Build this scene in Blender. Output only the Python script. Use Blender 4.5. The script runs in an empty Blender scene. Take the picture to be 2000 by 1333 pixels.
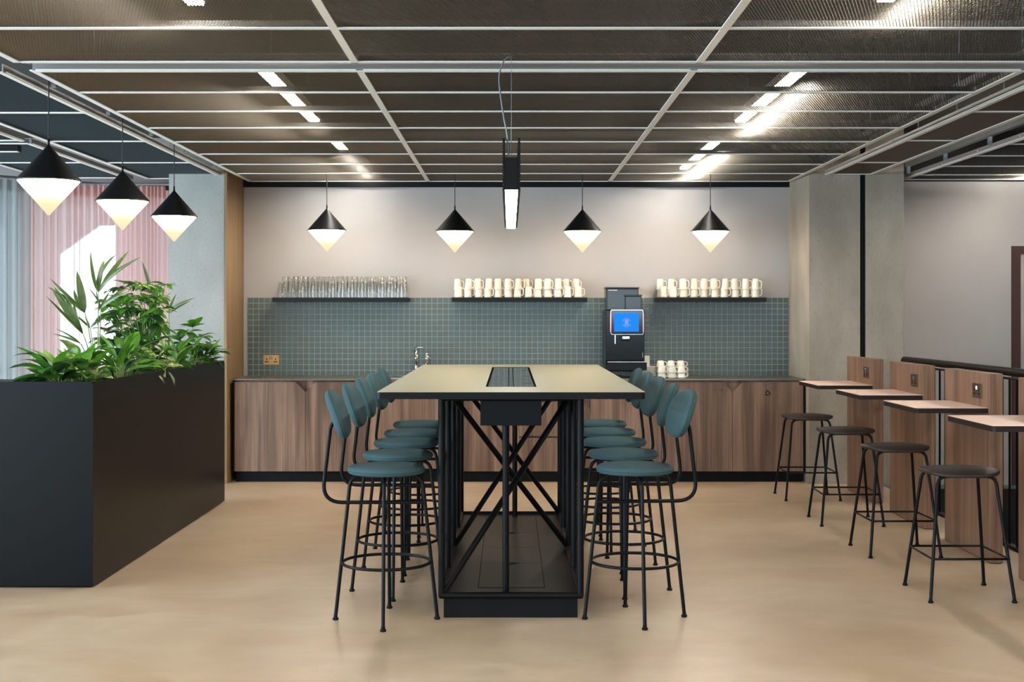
import bpy, math, random
from mathutils import Vector, Matrix, Euler

random.seed(7)
sc = bpy.context.scene
COL = sc.collection
PI = math.pi

# ------------------------------------------------------------------ camera, world, exposure
FPX = 2600.0
CX, HY = 995.5, 614.0
EYE = 1.445
cam_d = bpy.data.cameras.new('camera')
cam = bpy.data.objects.new('camera', cam_d)
COL.objects.link(cam)
cam.location = (0, 0, EYE)
cam.rotation_euler = (PI / 2, 0, 0)
cam_d.sensor_width = 36.0
cam_d.lens = 36.0 * FPX / 2000.0
cam_d.shift_x = (1000 - CX) / 2000.0
cam_d.shift_y = -(666.5 - HY) / 2000.0
cam_d.clip_start = 0.05
cam_d.clip_end = 200
sc.camera = cam

world = bpy.data.worlds.new('sky')
sc.world = world
world.use_nodes = True
bg = world.node_tree.nodes['Background']
bg.inputs[0].default_value = (0.66, 0.85, 1.0, 1)
bg.inputs[1].default_value = 9.0

sc.view_settings.view_transform = 'Standard'
sc.view_settings.look = 'None'
sc.view_settings.gamma = 1.0
sc.view_settings.use_curve_mapping = False
sc.view_settings.exposure = 0.80
sc.cycles.use_denoising = True
sc.cycles.max_bounces = 8
sc.cycles.use_adaptive_sampling = True
sc.cycles.adaptive_threshold = 0.025
sc.cycles.diffuse_bounces = 4
sc.cycles.transparent_max_bounces = 16
sc.cycles.sample_clamp_indirect = 6.0
sc.cycles.caustics_reflective = False
sc.cycles.caustics_refractive = False

PENDANT_E = 52.0
LINEAR_E = 19.0
BATTEN_E = 80.0


def portal(name, loc, rot, sx, sy):
    d = bpy.data.lights.new(name, 'AREA')
    d.shape = 'RECTANGLE'
    d.size, d.size_y = sx, sy
    d.cycles.is_portal = True
    o = bpy.data.objects.new(name, d)
    COL.objects.link(o)
    o.location = loc
    o.rotation_euler = rot
    return o


portal('window_portal', (-6.42, 3.4, 1.4), (0, -PI / 2, 0), 2.3, 14.6)      # faces +X
portal('window_portal', (0, -4.02, 1.75), (PI / 2, 0, 0), 12.4, 0.7)       # faces +Y
portal('window_portal', (-3.75, 12.46, 1.05), (-PI / 2, 0, 0), 0.9, 2.0)    # faces -Y


# ------------------------------------------------------------------ helpers
def lin(c):
    return tuple(((v / 255.0) / 12.92 if v / 255.0 <= 0.04045 else ((v / 255.0 + 0.055) / 1.055) ** 2.4) for v in c)


def rgba(c):
    return lin(c) + (1,)


MATS = {}


def mat(name, c, rough=0.5, metal=0.0, spec=0.5, var=0.0, vscale=8.0, bump=0.0, bscale=60.0, coat=0.0, stretch=(1, 1, 1)):
    m = bpy.data.materials.new(name)
    m.use_nodes = True
    nt = m.node_tree
    b = nt.nodes['Principled BSDF']
    b.inputs['Base Color'].default_value = rgba(c)
    b.inputs['Roughness'].default_value = rough
    b.inputs['Metallic'].default_value = metal
    b.inputs['Specular IOR Level'].default_value = spec
    if coat:
        b.inputs['Coat Weight'].default_value = coat
        b.inputs['Coat Roughness'].default_value = 0.08
    if var or bump:
        g = nt.nodes.new('ShaderNodeNewGeometry')
        mp = nt.nodes.new('ShaderNodeMapping')
        mp.inputs['Scale'].default_value = stretch
        nt.links.new(g.outputs['Position'], mp.inputs[0])
    if var:
        n = nt.nodes.new('ShaderNodeTexNoise')
        n.inputs['Scale'].default_value = vscale
        n.inputs['Detail'].default_value = 5
        nt.links.new(mp.outputs[0], n.inputs['Vector'])
        r = nt.nodes.new('ShaderNodeValToRGB')
        lo = [max(0, v * (1 - var)) for v in lin(c)]
        hi = [min(1, v * (1 + var)) for v in lin(c)]
        r.color_ramp.elements[0].color = lo + [1]
        r.color_ramp.elements[1].color = hi + [1]
        r.color_ramp.elements[0].position = 0.3
        r.color_ramp.elements[1].position = 0.7
        nt.links.new(n.outputs[0], r.inputs[0])
        nt.links.new(r.outputs[0], b.inputs['Base Color'])
    if bump:
        n2 = nt.nodes.new('ShaderNodeTexNoise')
        n2.inputs['Scale'].default_value = bscale
        n2.inputs['Detail'].default_value = 4
        nt.links.new(mp.outputs[0], n2.inputs['Vector'])
        bp = nt.nodes.new('ShaderNodeBump')
        bp.inputs['Strength'].default_value = bump
        bp.inputs['Distance'].default_value = 0.004
        nt.links.new(n2.outputs[0], bp.inputs['Height'])
        nt.links.new(bp.outputs[0], b.inputs['Normal'])
    MATS[name] = m
    return m


def wood_mat(name, dark, mid, light, rough=0.45, sx=28.0, sz=1.3):
    m = bpy.data.materials.new(name)
    m.use_nodes = True
    nt = m.node_tree
    b = nt.nodes['Principled BSDF']
    b.inputs['Roughness'].default_value = rough
    b.inputs['Specular IOR Level'].default_value = 0.35
    g = nt.nodes.new('ShaderNodeNewGeometry')
    sp = nt.nodes.new('ShaderNodeSeparateXYZ')
    nt.links.new(g.outputs['Position'], sp.inputs[0])
    ad = nt.nodes.new('ShaderNodeMath')
    ad.operation = 'ADD'
    nt.links.new(sp.outputs[0], ad.inputs[0])
    nt.links.new(sp.outputs[1], ad.inputs[1])
    cb = nt.nodes.new('ShaderNodeCombineXYZ')
    nt.links.new(ad.outputs[0], cb.inputs[0])
    nt.links.new(sp.outputs[2], cb.inputs[2])

    def noise(s, detail, dist=0.0):
        mp = nt.nodes.new('ShaderNodeMapping')
        mp.inputs['Scale'].default_value = s
        nt.links.new(cb.outputs[0], mp.inputs[0])
        n = nt.nodes.new('ShaderNodeTexNoise')
        n.inputs['Scale'].default_value = 1.0
        n.inputs['Detail'].default_value = detail
        n.inputs['Distortion'].default_value = dist
        nt.links.new(mp.outputs[0], n.inputs['Vector'])
        return n
    n1 = noise((9.0, 1, 0.55), 3, 0.6)
    n2 = noise((95.0, 1, 1.1), 4, 0.2)
    n3 = noise((420.0, 1, 9.0), 2, 0.0)
    r1 = nt.nodes.new('ShaderNodeValToRGB')
    e = r1.color_ramp.elements
    e[0].position, e[0].color = 0.34, rgba(dark)
    e[1].position, e[1].color = 0.66, rgba(light)
    em = e.new(0.5)
    em.color = rgba(mid)
    nt.links.new(n1.outputs[0], r1.inputs[0])
    r2 = nt.nodes.new('ShaderNodeValToRGB')
    r2.color_ramp.elements[0].position, r2.color_ramp.elements[0].color = 0.34, (0.76, 0.74, 0.72, 1)
    r2.color_ramp.elements[1].position, r2.color_ramp.elements[1].color = 0.62, (1.1, 1.1, 1.1, 1)
    nt.links.new(n2.outputs[0], r2.inputs[0])
    r3 = nt.nodes.new('ShaderNodeValToRGB')
    r3.color_ramp.elements[0].position, r3.color_ramp.elements[0].color = 0.35, (0.88, 0.88, 0.88, 1)
    r3.color_ramp.elements[1].position, r3.color_ramp.elements[1].color = 0.6, (1.04, 1.04, 1.04, 1)
    nt.links.new(n3.outputs[0], r3.inputs[0])
    mx = nt.nodes.new('ShaderNodeMix')
    mx.data_type = 'RGBA'
    mx.blend_type = 'MULTIPLY'
    mx.inputs[0].default_value = 1.0
    nt.links.new(r1.outputs[0], mx.inputs[6])
    nt.links.new(r2.outputs[0], mx.inputs[7])
    my = nt.nodes.new('ShaderNodeMix')
    my.data_type = 'RGBA'
    my.blend_type = 'MULTIPLY'
    my.inputs[0].default_value = 1.0
    nt.links.new(mx.outputs[2], my.inputs[6])
    nt.links.new(r3.outputs[0], my.inputs[7])
    nt.links.new(my.outputs[2], b.inputs['Base Color'])
    MATS[name] = m
    return m


def emit_mat(name, c, strength):
    m = bpy.data.materials.new(name)
    m.use_nodes = True
    nt = m.node_tree
    nt.nodes.clear()
    e = nt.nodes.new('ShaderNodeEmission')
    e.inputs[0].default_value = tuple(c) + (1,)
    e.inputs[1].default_value = strength
    o = nt.nodes.new('ShaderNodeOutputMaterial')
    nt.links.new(e.outputs[0], o.inputs[0])
    MATS[name] = m
    return m


class MB:
    """collects shapes and links them as one mesh object"""

    def __init__(self):
        self.v, self.f, self.s = [], [], []

    def add(self, vs, fs, smooth=False):
        b = len(self.v)
        self.v += [tuple(p) for p in vs]
        self.f += [tuple(i + b for i in f) for f in fs]
        self.s += [smooth] * len(fs)
        return self

    def box(self, x0, x1, y0, y1, z0, z1):
        vs = [(x0, y0, z0), (x1, y0, z0), (x1, y1, z0), (x0, y1, z0), (x0, y0, z1), (x1, y0, z1), (x1, y1, z1), (x0, y1, z1)]
        return self.add(vs, [(0, 3, 2, 1), (4, 5, 6, 7), (0, 1, 5, 4), (1, 2, 6, 5), (2, 3, 7, 6), (3, 0, 4, 7)])

    def rbox(self, x0, x1, y0, y1, z0, z1, c=0.004):
        """box with chamfered edges"""
        c = min(c, (x1 - x0) / 2.2, (y1 - y0) / 2.2, (z1 - z0) / 2.2)
        lo, hi = (x0, y0, z0), (x1, y1, z1)
        idx, vs = {}, []
        for sx in (0, 1):
            for sy in (0, 1):
                for sz in (0, 1):
                    p = [(lo, hi)[s][k] for k, s in enumerate((sx, sy, sz))]
                    d = [(1, -1)[s] for s in (sx, sy, sz)]
                    for ax in range(3):
                        q = [p[k] + (0 if k == ax else d[k] * c) for k in range(3)]
                        idx[(sx, sy, sz, ax)] = len(vs)
                        vs.append(q)
        fs = []
        for ax in range(3):
            a, b = [k for k in range(3) if k != ax]
            for s in (0, 1):
                loop = []
                for (u, w) in ((0, 0), (1, 0), (1, 1), (0, 1)):
                    k = [0, 0, 0]
                    k[ax], k[a], k[b] = s, u, w
                    loop.append(idx[tuple(k) + (ax,)])
                flip = (s == 0) != (ax == 1)
                fs.append(tuple(reversed(loop)) if flip else tuple(loop))
            for u in (0, 1):
                for w in (0, 1):
                    k0, k1 = [0, 0, 0], [0, 0, 0]
                    k0[ax], k1[ax] = 0, 1
                    for k in (k0, k1):
                        k[a], k[b] = u, w
                    fs.append((idx[tuple(k0) + (a,)], idx[tuple(k1) + (a,)], idx[tuple(k1) + (b,)], idx[tuple(k0) + (b,)]))
        for sx in (0, 1):
            for sy in (0, 1):
                for sz in (0, 1):
                    fs.append(tuple(idx[(sx, sy, sz, k)] for k in range(3)))
        return self.add(vs, fs)

    def prism(self, poly, z0, z1, axis='z'):
        """extrude a 2-D polygon; axis z: (x,y), y: (x,z), x: (y,z)"""
        n = len(poly)

        def mk(p, t):
            return (p[0], p[1], t) if axis == 'z' else (p[0], t, p[1]) if axis == 'y' else (t, p[0], p[1])
        vs = [mk(p, z0) for p in poly] + [mk(p, z1) for p in poly]
        fs = [tuple(reversed(range(n))), tuple(range(n, 2 * n))]
        fs += [(i, (i + 1) % n, n + (i + 1) % n, n + i) for i in range(n)]
        return self.add(vs, fs)

    def tube(self, path, r, seg=10, caps=True, closed=False, smooth=True):
        path = [Vector(p) for p in path]
        n = len(path)
        rings = []
        up = None
        for i in range(n):
            if closed:
                t = (path[(i + 1) % n] - path[i - 1]).normalized()
            elif i == 0:
                t = (path[1] - path[0]).normalized()
            elif i == n - 1:
                t = (path[-1] - path[-2]).normalized()
            else:
                t = ((path[i + 1] - path[i]).normalized() + (path[i] - path[i - 1]).normalized()).normalized()
            if up is None:
                up = Vector((0, 0, 1)) if abs(t.z) < 0.9 else Vector((0, 1, 0))
            a = (up - t * up.dot(t)).normalized()
            up = a
            b = t.cross(a)
            rr = r[i] if isinstance(r, (list, tuple)) else r
            rings.append([path[i] + (a * math.cos(k * 2 * PI / seg) + b * math.sin(k * 2 * PI / seg)) * rr for k in range(seg)])
        vs = [p for ring in rings for p in ring]
        fs = []
        m = n if closed else n - 1
        for i in range(m):
            j = (i + 1) % n
            for k in range(seg):
                l = (k + 1) % seg
                fs.append((i * seg + k, i * seg + l, j * seg + l, j * seg + k))
        self.add(vs, fs, smooth)
        if caps and not closed:
            self.add(rings[0], [tuple(reversed(range(seg)))])
            self.add(rings[-1], [tuple(range(seg))])
        return self

    def lathe(self, prof, seg=32, c=(0, 0, 0), smooth=True, axis='z'):
        vs, fs = [], []
        n = len(prof)
        for k in range(seg):
            a = 2 * PI * k / seg
            for (r, z) in prof:
                if axis == 'z':
                    vs.append((c[0] + r * math.cos(a), c[1] + r * math.sin(a), c[2] + z))
                elif axis == 'y':
                    vs.append((c[0] + r * math.cos(a), c[1] + z, c[2] + r * math.sin(a)))
                else:
                    vs.append((c[0] + z, c[1] + r * math.cos(a), c[2] + r * math.sin(a)))
        for k in range(seg):
            l = (k + 1) % seg
            for i in range(n - 1):
                if prof[i][0] < 1e-6 and prof[i + 1][0] < 1e-6:
                    continue
                q = (k * n + i, l * n + i, l * n + i + 1, k * n + i + 1)
                if prof[i][0] < 1e-6:
                    q = (q[0], q[2], q[3])
                elif prof[i + 1][0] < 1e-6:
                    q = (q[0], q[1], q[2])
                fs.append(q)
        return self.add(vs, fs, smooth)

    def mesh(self, name):
        me = bpy.data.meshes.new(name)
        me.from_pydata(self.v, [], self.f)
        me.polygons.foreach_set('use_smooth', self.s)
        me.update()
        return me

    def build(self, name, m=None, parent=None, loc=None):
        return place(name, self.mesh(name), m, parent, loc)


def place(name, me, m=None, parent=None, loc=None, mtx=None):
    o = bpy.data.objects.new(name, me)
    COL.objects.link(o)
    if m is not None and len(me.materials) == 0:
        me.materials.append(MATS[m] if isinstance(m, str) else m)
    if parent is not None:
        o.parent = parent
    if loc is not None:
        o.location = loc
    if mtx is not None:
        o.matrix_local = mtx
    return o


def empty(name, loc=(0, 0, 0), rz=0.0):
    o = bpy.data.objects.new(name, None)
    COL.objects.link(o)
    o.location = loc
    o.rotation_euler = (0, 0, rz)
    o.empty_display_size = 0.1
    return o


def tag(o, label=None, cat=None, group=None, kind=None):
    if label:
        o['label'] = label
    if cat:
        o['category'] = cat
    if group:
        o['group'] = group
    if kind:
        o['kind'] = kind
    return o


KIDS = {}


def copy_tree(o, parent=None):
    c = o.copy()
    COL.objects.link(c)
    c.parent = parent
    for ch in o.children:
        copy_tree(ch, c)
    return c


def rrect(x0, x1, y0, y1, r, n=5):
    pts = []
    for (cx, cy, a0) in ((x1 - r, y0 + r, -PI / 2), (x1 - r, y1 - r, 0), (x0 + r, y1 - r, PI / 2), (x0 + r, y0 + r, PI)):
        for k in range(n + 1):
            a = a0 + PI / 2 * k / n
            pts.append((cx + r * math.cos(a), cy + r * math.sin(a)))
    return pts


def arc_path(pts, r, n=5):
    """polyline with rounded corners"""
    pts = [Vector(p) for p in pts]
    out = [pts[0]]
    for i in range(1, len(pts) - 1):
        p, a, b = pts[i], pts[i - 1], pts[i + 1]
        da, db = (a - p), (b - p)
        rr = min(r[i - 1] if isinstance(r, (list, tuple)) else r, da.length * 0.49, db.length * 0.49)
        p0, p1 = p + da.normalized() * rr, p + db.normalized() * rr
        for k in range(n + 1):
            t = k / n
            out.append(p0 * (1 - t) ** 2 + p * 2 * t * (1 - t) + p1 * t * t)
    out.append(pts[-1])
    return out


ORD = ['first', 'second', 'third', 'fourth', 'fifth', 'sixth', 'seventh', 'eighth', 'ninth', 'tenth', 'eleventh', 'twelfth', 'thirteenth', 'fourteenth']


def X(px, Y):
    return (px - CX) * Y / FPX


def Z(py, Y):
    return EYE - (py - HY) * Y / FPX


# ------------------------------------------------------------------ materials
mat('black_metal', (10, 11, 12), 0.4, 0.0, 0.14)
mat('black_satin', (14, 14, 15), 0.38, 0.0, 0.2)
mat('black_matt', (12, 12, 13), 0.6, 0.0, 0.15)
mat('planter_black', (9, 10, 11), 0.36, 0.0, 0.12)
mat('aluminium', (132, 128, 124), 0.42, 0.35, 0.5, var=0.05, vscale=3)
mat('bar_white', (226, 222, 214), 0.45, 0.1, 0.5)
mat('web_grey', (84, 84, 84), 0.5, 0.3)
mat('galvanised', (128, 134, 138), 0.45, 0.7, var=0.15, vscale=25)
mat('mesh_bronze', (114, 107, 96), 0.48, 0.40, 0.5)
mat('mesh_grey', (132, 142, 143), 0.45, 0.5, 0.5)
mat('brown_panel', (58, 38, 16), 0.6, var=0.15, vscale=60)
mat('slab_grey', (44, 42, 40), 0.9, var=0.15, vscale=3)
mat('plaster', (163, 160, 158), 0.85, var=0.03, vscale=2.0, bump=0.03, bscale=120)
mat('plaster_warm', (168, 162, 157), 0.85, var=0.03, vscale=2.0)
mat('grout', (160, 160, 154), 0.9)
mat('tile_green', (76, 93, 90), 0.35, 0.0, 0.5, var=0.07, vscale=19)
mat('steel_top', (128, 118, 104), 0.32, 0.75, var=0.06, vscale=4)
mat('chrome', (215, 215, 215), 0.12, 1.0)
mat('brass', (196, 150, 96), 0.32, 0.85)
mat('bronze', (92, 74, 52), 0.35, 0.7)
mat('white_plastic', (225, 222, 214), 0.4)
mat('ceramic', (226, 218, 202), 0.18, 0.0, 0.5)
mat('ceramic_white', (232, 226, 214), 0.16, 0.0, 0.5)
mat('teal_fabric', (62, 85, 89), 0.95, 0.0, 0.15, var=0.10, vscale=420, bump=0.25, bscale=900)
mat('teal_piping', (50, 76, 80), 0.95, 0.0, 0.15)
mat('leather', (46, 38, 32), 0.42, 0.0, 0.35, var=0.06, vscale=30, bump=0.08, bscale=500)
mat('table_cream', (138, 136, 110), 0.42, 0.0, 0.45)
mat('edge_black', (9, 10, 11), 0.42, 0.0, 0.13)
mat('table_pink', (234, 203, 186), 0.45, 0.0, 0.4)
mat('edge_brown', (34, 22, 19), 0.5, 0.0, 0.25)
mat('bronze_plate', (38, 31, 27), 0.3, 0.0, 0.35)
mat('gloss_dark', (56, 66, 68), 0.10, 0.0, 0.9)
mat('gloss_black', (8, 8, 9), 0.10, 0.0, 0.4)
mat('machine_black', (12, 12, 13), 0.16, 0.0, 0.22)
mat('machine_side', (40, 43, 46), 0.4, 0.0, 0.3)
mat('hopper', (24, 21, 20), 0.12, 0.0, 0.25)
mat('door_frame_brown', (62, 34, 26), 0.5)
mat('soil', (48, 36, 26), 0.95, var=0.3, vscale=60, bump=0.6, bscale=80)
mat('cord_black', (16, 16, 17), 0.6)
mat('cable_grey', (120, 128, 132), 0.45)
mat('ink', (40, 30, 26), 0.7)
mat('stair_dark', (24, 23, 22), 0.8)
mat('stem_green', (110, 130, 66), 0.6)
mat('stem_brown', (96, 78, 52), 0.7)
mat('red_light_bar', (206, 52, 56), 0.3)
emit_mat('logo_ink', (0.95, 0.66, 0.58), 0.42)
mat('mask_grey', (100, 96, 96), 0.9)
wood_mat('walnut', (96, 76, 64), (124, 99, 83), (148, 121, 103), 0.45)
wood_mat('walnut_panel', (114, 85, 66), (132, 100, 79), (148, 115, 93), 0.45)
wood_mat('oak_lining', (118, 96, 66), (128, 104, 72), (138, 113, 79), 0.5)
emit_mat('linear_glow', (1.0, 0.96, 0.90), LINEAR_E)
emit_mat('batten_glow', (1.0, 0.94, 0.85), BATTEN_E)
emit_mat('screen_blue', (0.01, 0.16, 1.0), 1.0)


def concrete(name, base, dark, streak):
    m = bpy.data.materials.new(name)
    m.use_nodes = True
    nt = m.node_tree
    b = nt.nodes['Principled BSDF']
    b.inputs['Roughness'].default_value = 0.8
    g = nt.nodes.new('ShaderNodeNewGeometry')

    def noise(scale, stretch, detail=6):
        mp = nt.nodes.new('ShaderNodeMapping')
        mp.inputs['Scale'].default_value = stretch
        nt.links.new(g.outputs['Position'], mp.inputs[0])
        n = nt.nodes.new('ShaderNodeTexNoise')
        n.inputs['Scale'].default_value = scale
        n.inputs['Detail'].default_value = detail
        nt.links.new(mp.outputs[0], n.inputs['Vector'])
        return n
    n1 = noise(3.0, (1, 1, 0.5))
    n2 = noise(85.0, (1, 1, streak), 3)
    r1 = nt.nodes.new('ShaderNodeValToRGB')
    r1.color_ramp.elements[0].position, r1.color_ramp.elements[0].color = 0.3, rgba(dark)
    r1.color_ramp.elements[1].position, r1.color_ramp.elements[1].color = 0.68, rgba(base)
    nt.links.new(n1.outputs[0], r1.inputs[0])
    r2 = nt.nodes.new('ShaderNodeValToRGB')
    r2.color_ramp.elements[0].position, r2.color_ramp.elements[0].color = 0.27, (0.72, 0.72, 0.69, 1)
    r2.color_ramp.elements[1].position, r2.color_ramp.elements[1].color = 0.42, (1, 1, 1, 1)
    nt.links.new(n2.outputs[0], r2.inputs[0])
    mx = nt.nodes.new('ShaderNodeMix')
    mx.data_type = 'RGBA'
    mx.blend_type = 'MULTIPLY'
    mx.inputs[0].default_value = 1.0
    nt.links.new(r1.outputs[0], mx.inputs[6])
    nt.links.new(r2.outputs[0], mx.inputs[7])
    nt.links.new(mx.outputs[2], b.inputs['Base Color'])
    bp = nt.nodes.new('ShaderNodeBump')
    bp.inputs['Strength'].default_value = 0.4
    bp.inputs['Distance'].default_value = 0.004
    nt.links.new(r2.outputs[0], bp.inputs['Height'])
    nt.links.new(bp.outputs[0], b.inputs['Normal'])
    MATS[name] = m


concrete('concrete_pale', (153, 154, 150), (137, 138, 134), 0.5)
concrete('concrete', (166, 156, 142), (136, 126, 112), 0.28)


def floor_mat():
    m = bpy.data.materials.new('resin_floor')
    m.use_nodes = True
    nt = m.node_tree
    b = nt.nodes['Principled BSDF']
    b.inputs['Specular IOR Level'].default_value = 0.5
    g = nt.nodes.new('ShaderNodeNewGeometry')

    def noise(scale, stretch, detail=6, dist=0.5):
        mp = nt.nodes.new('ShaderNodeMapping')
        mp.inputs['Scale'].default_value = stretch
        nt.links.new(g.outputs['Position'], mp.inputs[0])
        n = nt.nodes.new('ShaderNodeTexNoise')
        n.inputs['Scale'].default_value = scale
        n.inputs['Detail'].default_value = detail
        n.inputs['Distortion'].default_value = dist
        nt.links.new(mp.outputs[0], n.inputs['Vector'])
        return n
    n1 = noise(1.1, (1, 1.2, 1), 7, 0.9)
    n2 = noise(7.0, (0.7, 1.3, 1), 8, 0.6)
    r1 = nt.nodes.new('ShaderNodeValToRGB')
    r1.color_ramp.elements[0].position, r1.color_ramp.elements[0].color = 0.3, rgba((174, 150, 122))
    r1.color_ramp.elements[1].position, r1.color_ramp.elements[1].color = 0.7, rgba((194, 175, 150))
    nt.links.new(n1.outputs[0], r1.inputs[0])
    r2 = nt.nodes.new('ShaderNodeValToRGB')
    r2.color_ramp.elements[0].position, r2.color_ramp.elements[0].color = 0.3, (0.87, 0.855, 0.84, 1)
    r2.color_ramp.elements[1].position, r2.color_ramp.elements[1].color = 0.7, (1.03, 1.03, 1.03, 1)
    nt.links.new(n2.outputs[0], r2.inputs[0])
    mx = nt.nodes.new('ShaderNodeMix')
    mx.data_type = 'RGBA'
    mx.blend_type = 'MULTIPLY'
    mx.inputs[0].default_value = 1.0
    nt.links.new(r1.outputs[0], mx.inputs[6])
    nt.links.new(r2.outputs[0], mx.inputs[7])
    nt.links.new(mx.outputs[2], b.inputs['Base Color'])
    rr = nt.nodes.new('ShaderNodeMapRange')
    rr.inputs[3].default_value = 0.26
    rr.inputs[4].default_value = 0.42
    nt.links.new(n2.outputs[0], rr.inputs[0])
    nt.links.new(rr.outputs[0], b.inputs['Roughness'])
    MATS['resin_floor'] = m


floor_mat()


def pendant_glow():
    """opal diffuser: brightest next to the bulb at the top of the cone"""
    m = bpy.data.materials.new('pendant_glow')
    m.use_nodes = True
    nt = m.node_tree
    nt.nodes.clear()
    tc = nt.nodes.new('ShaderNodeTexCoord')
    sp = nt.nodes.new('ShaderNodeSeparateXYZ')
    nt.links.new(tc.outputs['Object'], sp.inputs[0])
    mr = nt.nodes.new('ShaderNodeMapRange')
    mr.inputs[1].default_value = -0.185
    mr.inputs[2].default_value = 0.0
    mr.inputs[3].default_value = 0.0
    mr.inputs[4].default_value = 1.0
    nt.links.new(sp.outputs[2], mr.inputs[0])
    r = nt.nodes.new('ShaderNodeValToRGB')
    e = r.color_ramp.elements
    e[0].position, e[0].color = 0.0, (0.0110, 0.0090, 0.0058, 1)
    e[1].position, e[1].color = 1.0, (1.0, 0.64, 0.32, 1)
    for (t_, k_) in ((0.35, 1.2), (0.55, 2.2), (0.7, 7.0), (0.85, 24.0)):
        a = e.new(t_)
        a.color = (0.0110 * k_, 0.0087 * k_, 0.0053 * k_, 1)
    nt.links.new(mr.outputs[0], r.inputs[0])
    em = nt.nodes.new('ShaderNodeEmission')
    em.inputs[1].default_value = PENDANT_E
    nt.links.new(r.outputs[0], em.inputs[0])
    o = nt.nodes.new('ShaderNodeOutputMaterial')
    nt.links.new(em.outputs[0], o.inputs[0])
    MATS['pendant_glow'] = m


pendant_glow()


def sheer(name, c, transp, transl):
    m = bpy.data.materials.new(name)
    m.use_nodes = True
    nt = m.node_tree
    nt.nodes.clear()
    d = nt.nodes.new('ShaderNodeBsdfDiffuse')
    d.inputs[0].default_value = rgba(c)
    t = nt.nodes.new('ShaderNodeBsdfTranslucent')
    t.inputs[0].default_value = rgba(c)
    tr = nt.nodes.new('ShaderNodeBsdfTransparent')
    m1 = nt.nodes.new('ShaderNodeMixShader')
    m1.inputs[0].default_value = transl
    nt.links.new(d.outputs[0], m1.inputs[1])
    nt.links.new(t.outputs[0], m1.inputs[2])
    m2 = nt.nodes.new('ShaderNodeMixShader')
    m2.inputs[0].default_value = transp
    nt.links.new(m1.outputs[0], m2.inputs[1])
    nt.links.new(tr.outputs[0], m2.inputs[2])
    o = nt.nodes.new('ShaderNodeOutputMaterial')
    nt.links.new(m2.outputs[0], o.inputs[0])
    MATS[name] = m


sheer('curtain_pink', (240, 206, 200), 0.07, 0.62)
sheer('curtain_white', (206, 210, 212), 0.06, 0.5)


def clear_glass(name, refl=1.0, tint=(0.97, 0.985, 0.98)):
    m = bpy.data.materials.new(name)
    m.use_nodes = True
    nt = m.node_tree
    nt.nodes.clear()
    tr = nt.nodes.new('ShaderNodeBsdfTransparent')
    tr.inputs[0].default_value = tuple(tint) + (1,)
    gl = nt.nodes.new('ShaderNodeBsdfGlossy')
    gl.inputs[1].default_value = 0.04
    fr = nt.nodes.new('ShaderNodeLayerWeight')
    fr.inputs[0].default_value = 0.35
    mr = nt.nodes.new('ShaderNodeMapRange')
    mr.inputs[1].default_value = 0.0
    mr.inputs[2].default_value = 1.0
    mr.inputs[3].default_value = 0.04
    mr.inputs[4].default_value = 0.8 * refl
    nt.links.new(fr.outputs['Fresnel'], mr.inputs[0])
    mx = nt.nodes.new('ShaderNodeMixShader')
    nt.links.new(mr.outputs[0], mx.inputs[0])
    nt.links.new(tr.outputs[0], mx.inputs[1])
    nt.links.new(gl.outputs[0], mx.inputs[2])
    o = nt.nodes.new('ShaderNodeOutputMaterial')
    nt.links.new(mx.outputs[0], o.inputs[0])
    MATS[name] = m


clear_glass('drinking_glass', 0.42, (0.985, 0.99, 0.985))
clear_glass('window_glass', 0.5, (0.95, 0.98, 0.98))


def leaf_mat(name, c, c2, vs, spec=0.5, rough=0.35):
    m = bpy.data.materials.new(name)
    m.use_nodes = True
    nt = m.node_tree
    b = nt.nodes['Principled BSDF']
    b.inputs['Roughness'].default_value = rough
    b.inputs['Specular IOR Level'].default_value = spec
    g = nt.nodes.new('ShaderNodeNewGeometry')
    n = nt.nodes.new('ShaderNodeTexNoise')
    n.inputs['Scale'].default_value = vs
    n.inputs['Detail'].default_value = 3
    nt.links.new(g.outputs['Position'], n.inputs['Vector'])
    r = nt.nodes.new('ShaderNodeValToRGB')
    r.color_ramp.elements[0].position, r.color_ramp.elements[0].color = 0.42, rgba(c)
    r.color_ramp.elements[1].position, r.color_ramp.elements[1].color = 0.62, rgba(c2)
    nt.links.new(n.outputs[0], r.inputs[0])
    nt.links.new(r.outputs[0], b.inputs['Base Color'])
    t = nt.nodes.new('ShaderNodeBsdfTranslucent')
    nt.links.new(r.outputs[0], t.inputs[0])
    mx = nt.nodes.new('ShaderNodeMixShader')
    mx.inputs[0].default_value = 0.3
    nt.links.new(b.outputs[0], mx.inputs[1])
    nt.links.new(t.outputs[0], mx.inputs[2])
    nt.links.new(mx.outputs[0], nt.nodes['Material Output'].inputs[0])
    MATS[name] = m


leaf_mat('leaf_palm', (70, 92, 44), (92, 116, 56), 9)
leaf_mat('leaf_bright', (66, 124, 34), (98, 158, 48), 7)
leaf_mat('leaf_mid', (54, 100, 38), (80, 128, 48), 9)
leaf_mat('leaf_dark', (30, 58, 34), (48, 82, 44), 8)
leaf_mat('leaf_variegated', (72, 112, 44), (190, 196, 120), 55)
leaf_mat('leaf_dry', (150, 112, 52), (120, 100, 50), 20)


# ------------------------------------------------------------------ the setting
YB = 12.04            # kitchen wall
YP = 11.33            # front of the concrete pillars
ZC = 2.63             # underside of the ceiling rafts


def struct(o, label):
    return tag(o, label, None, None, 'structure')


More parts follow.
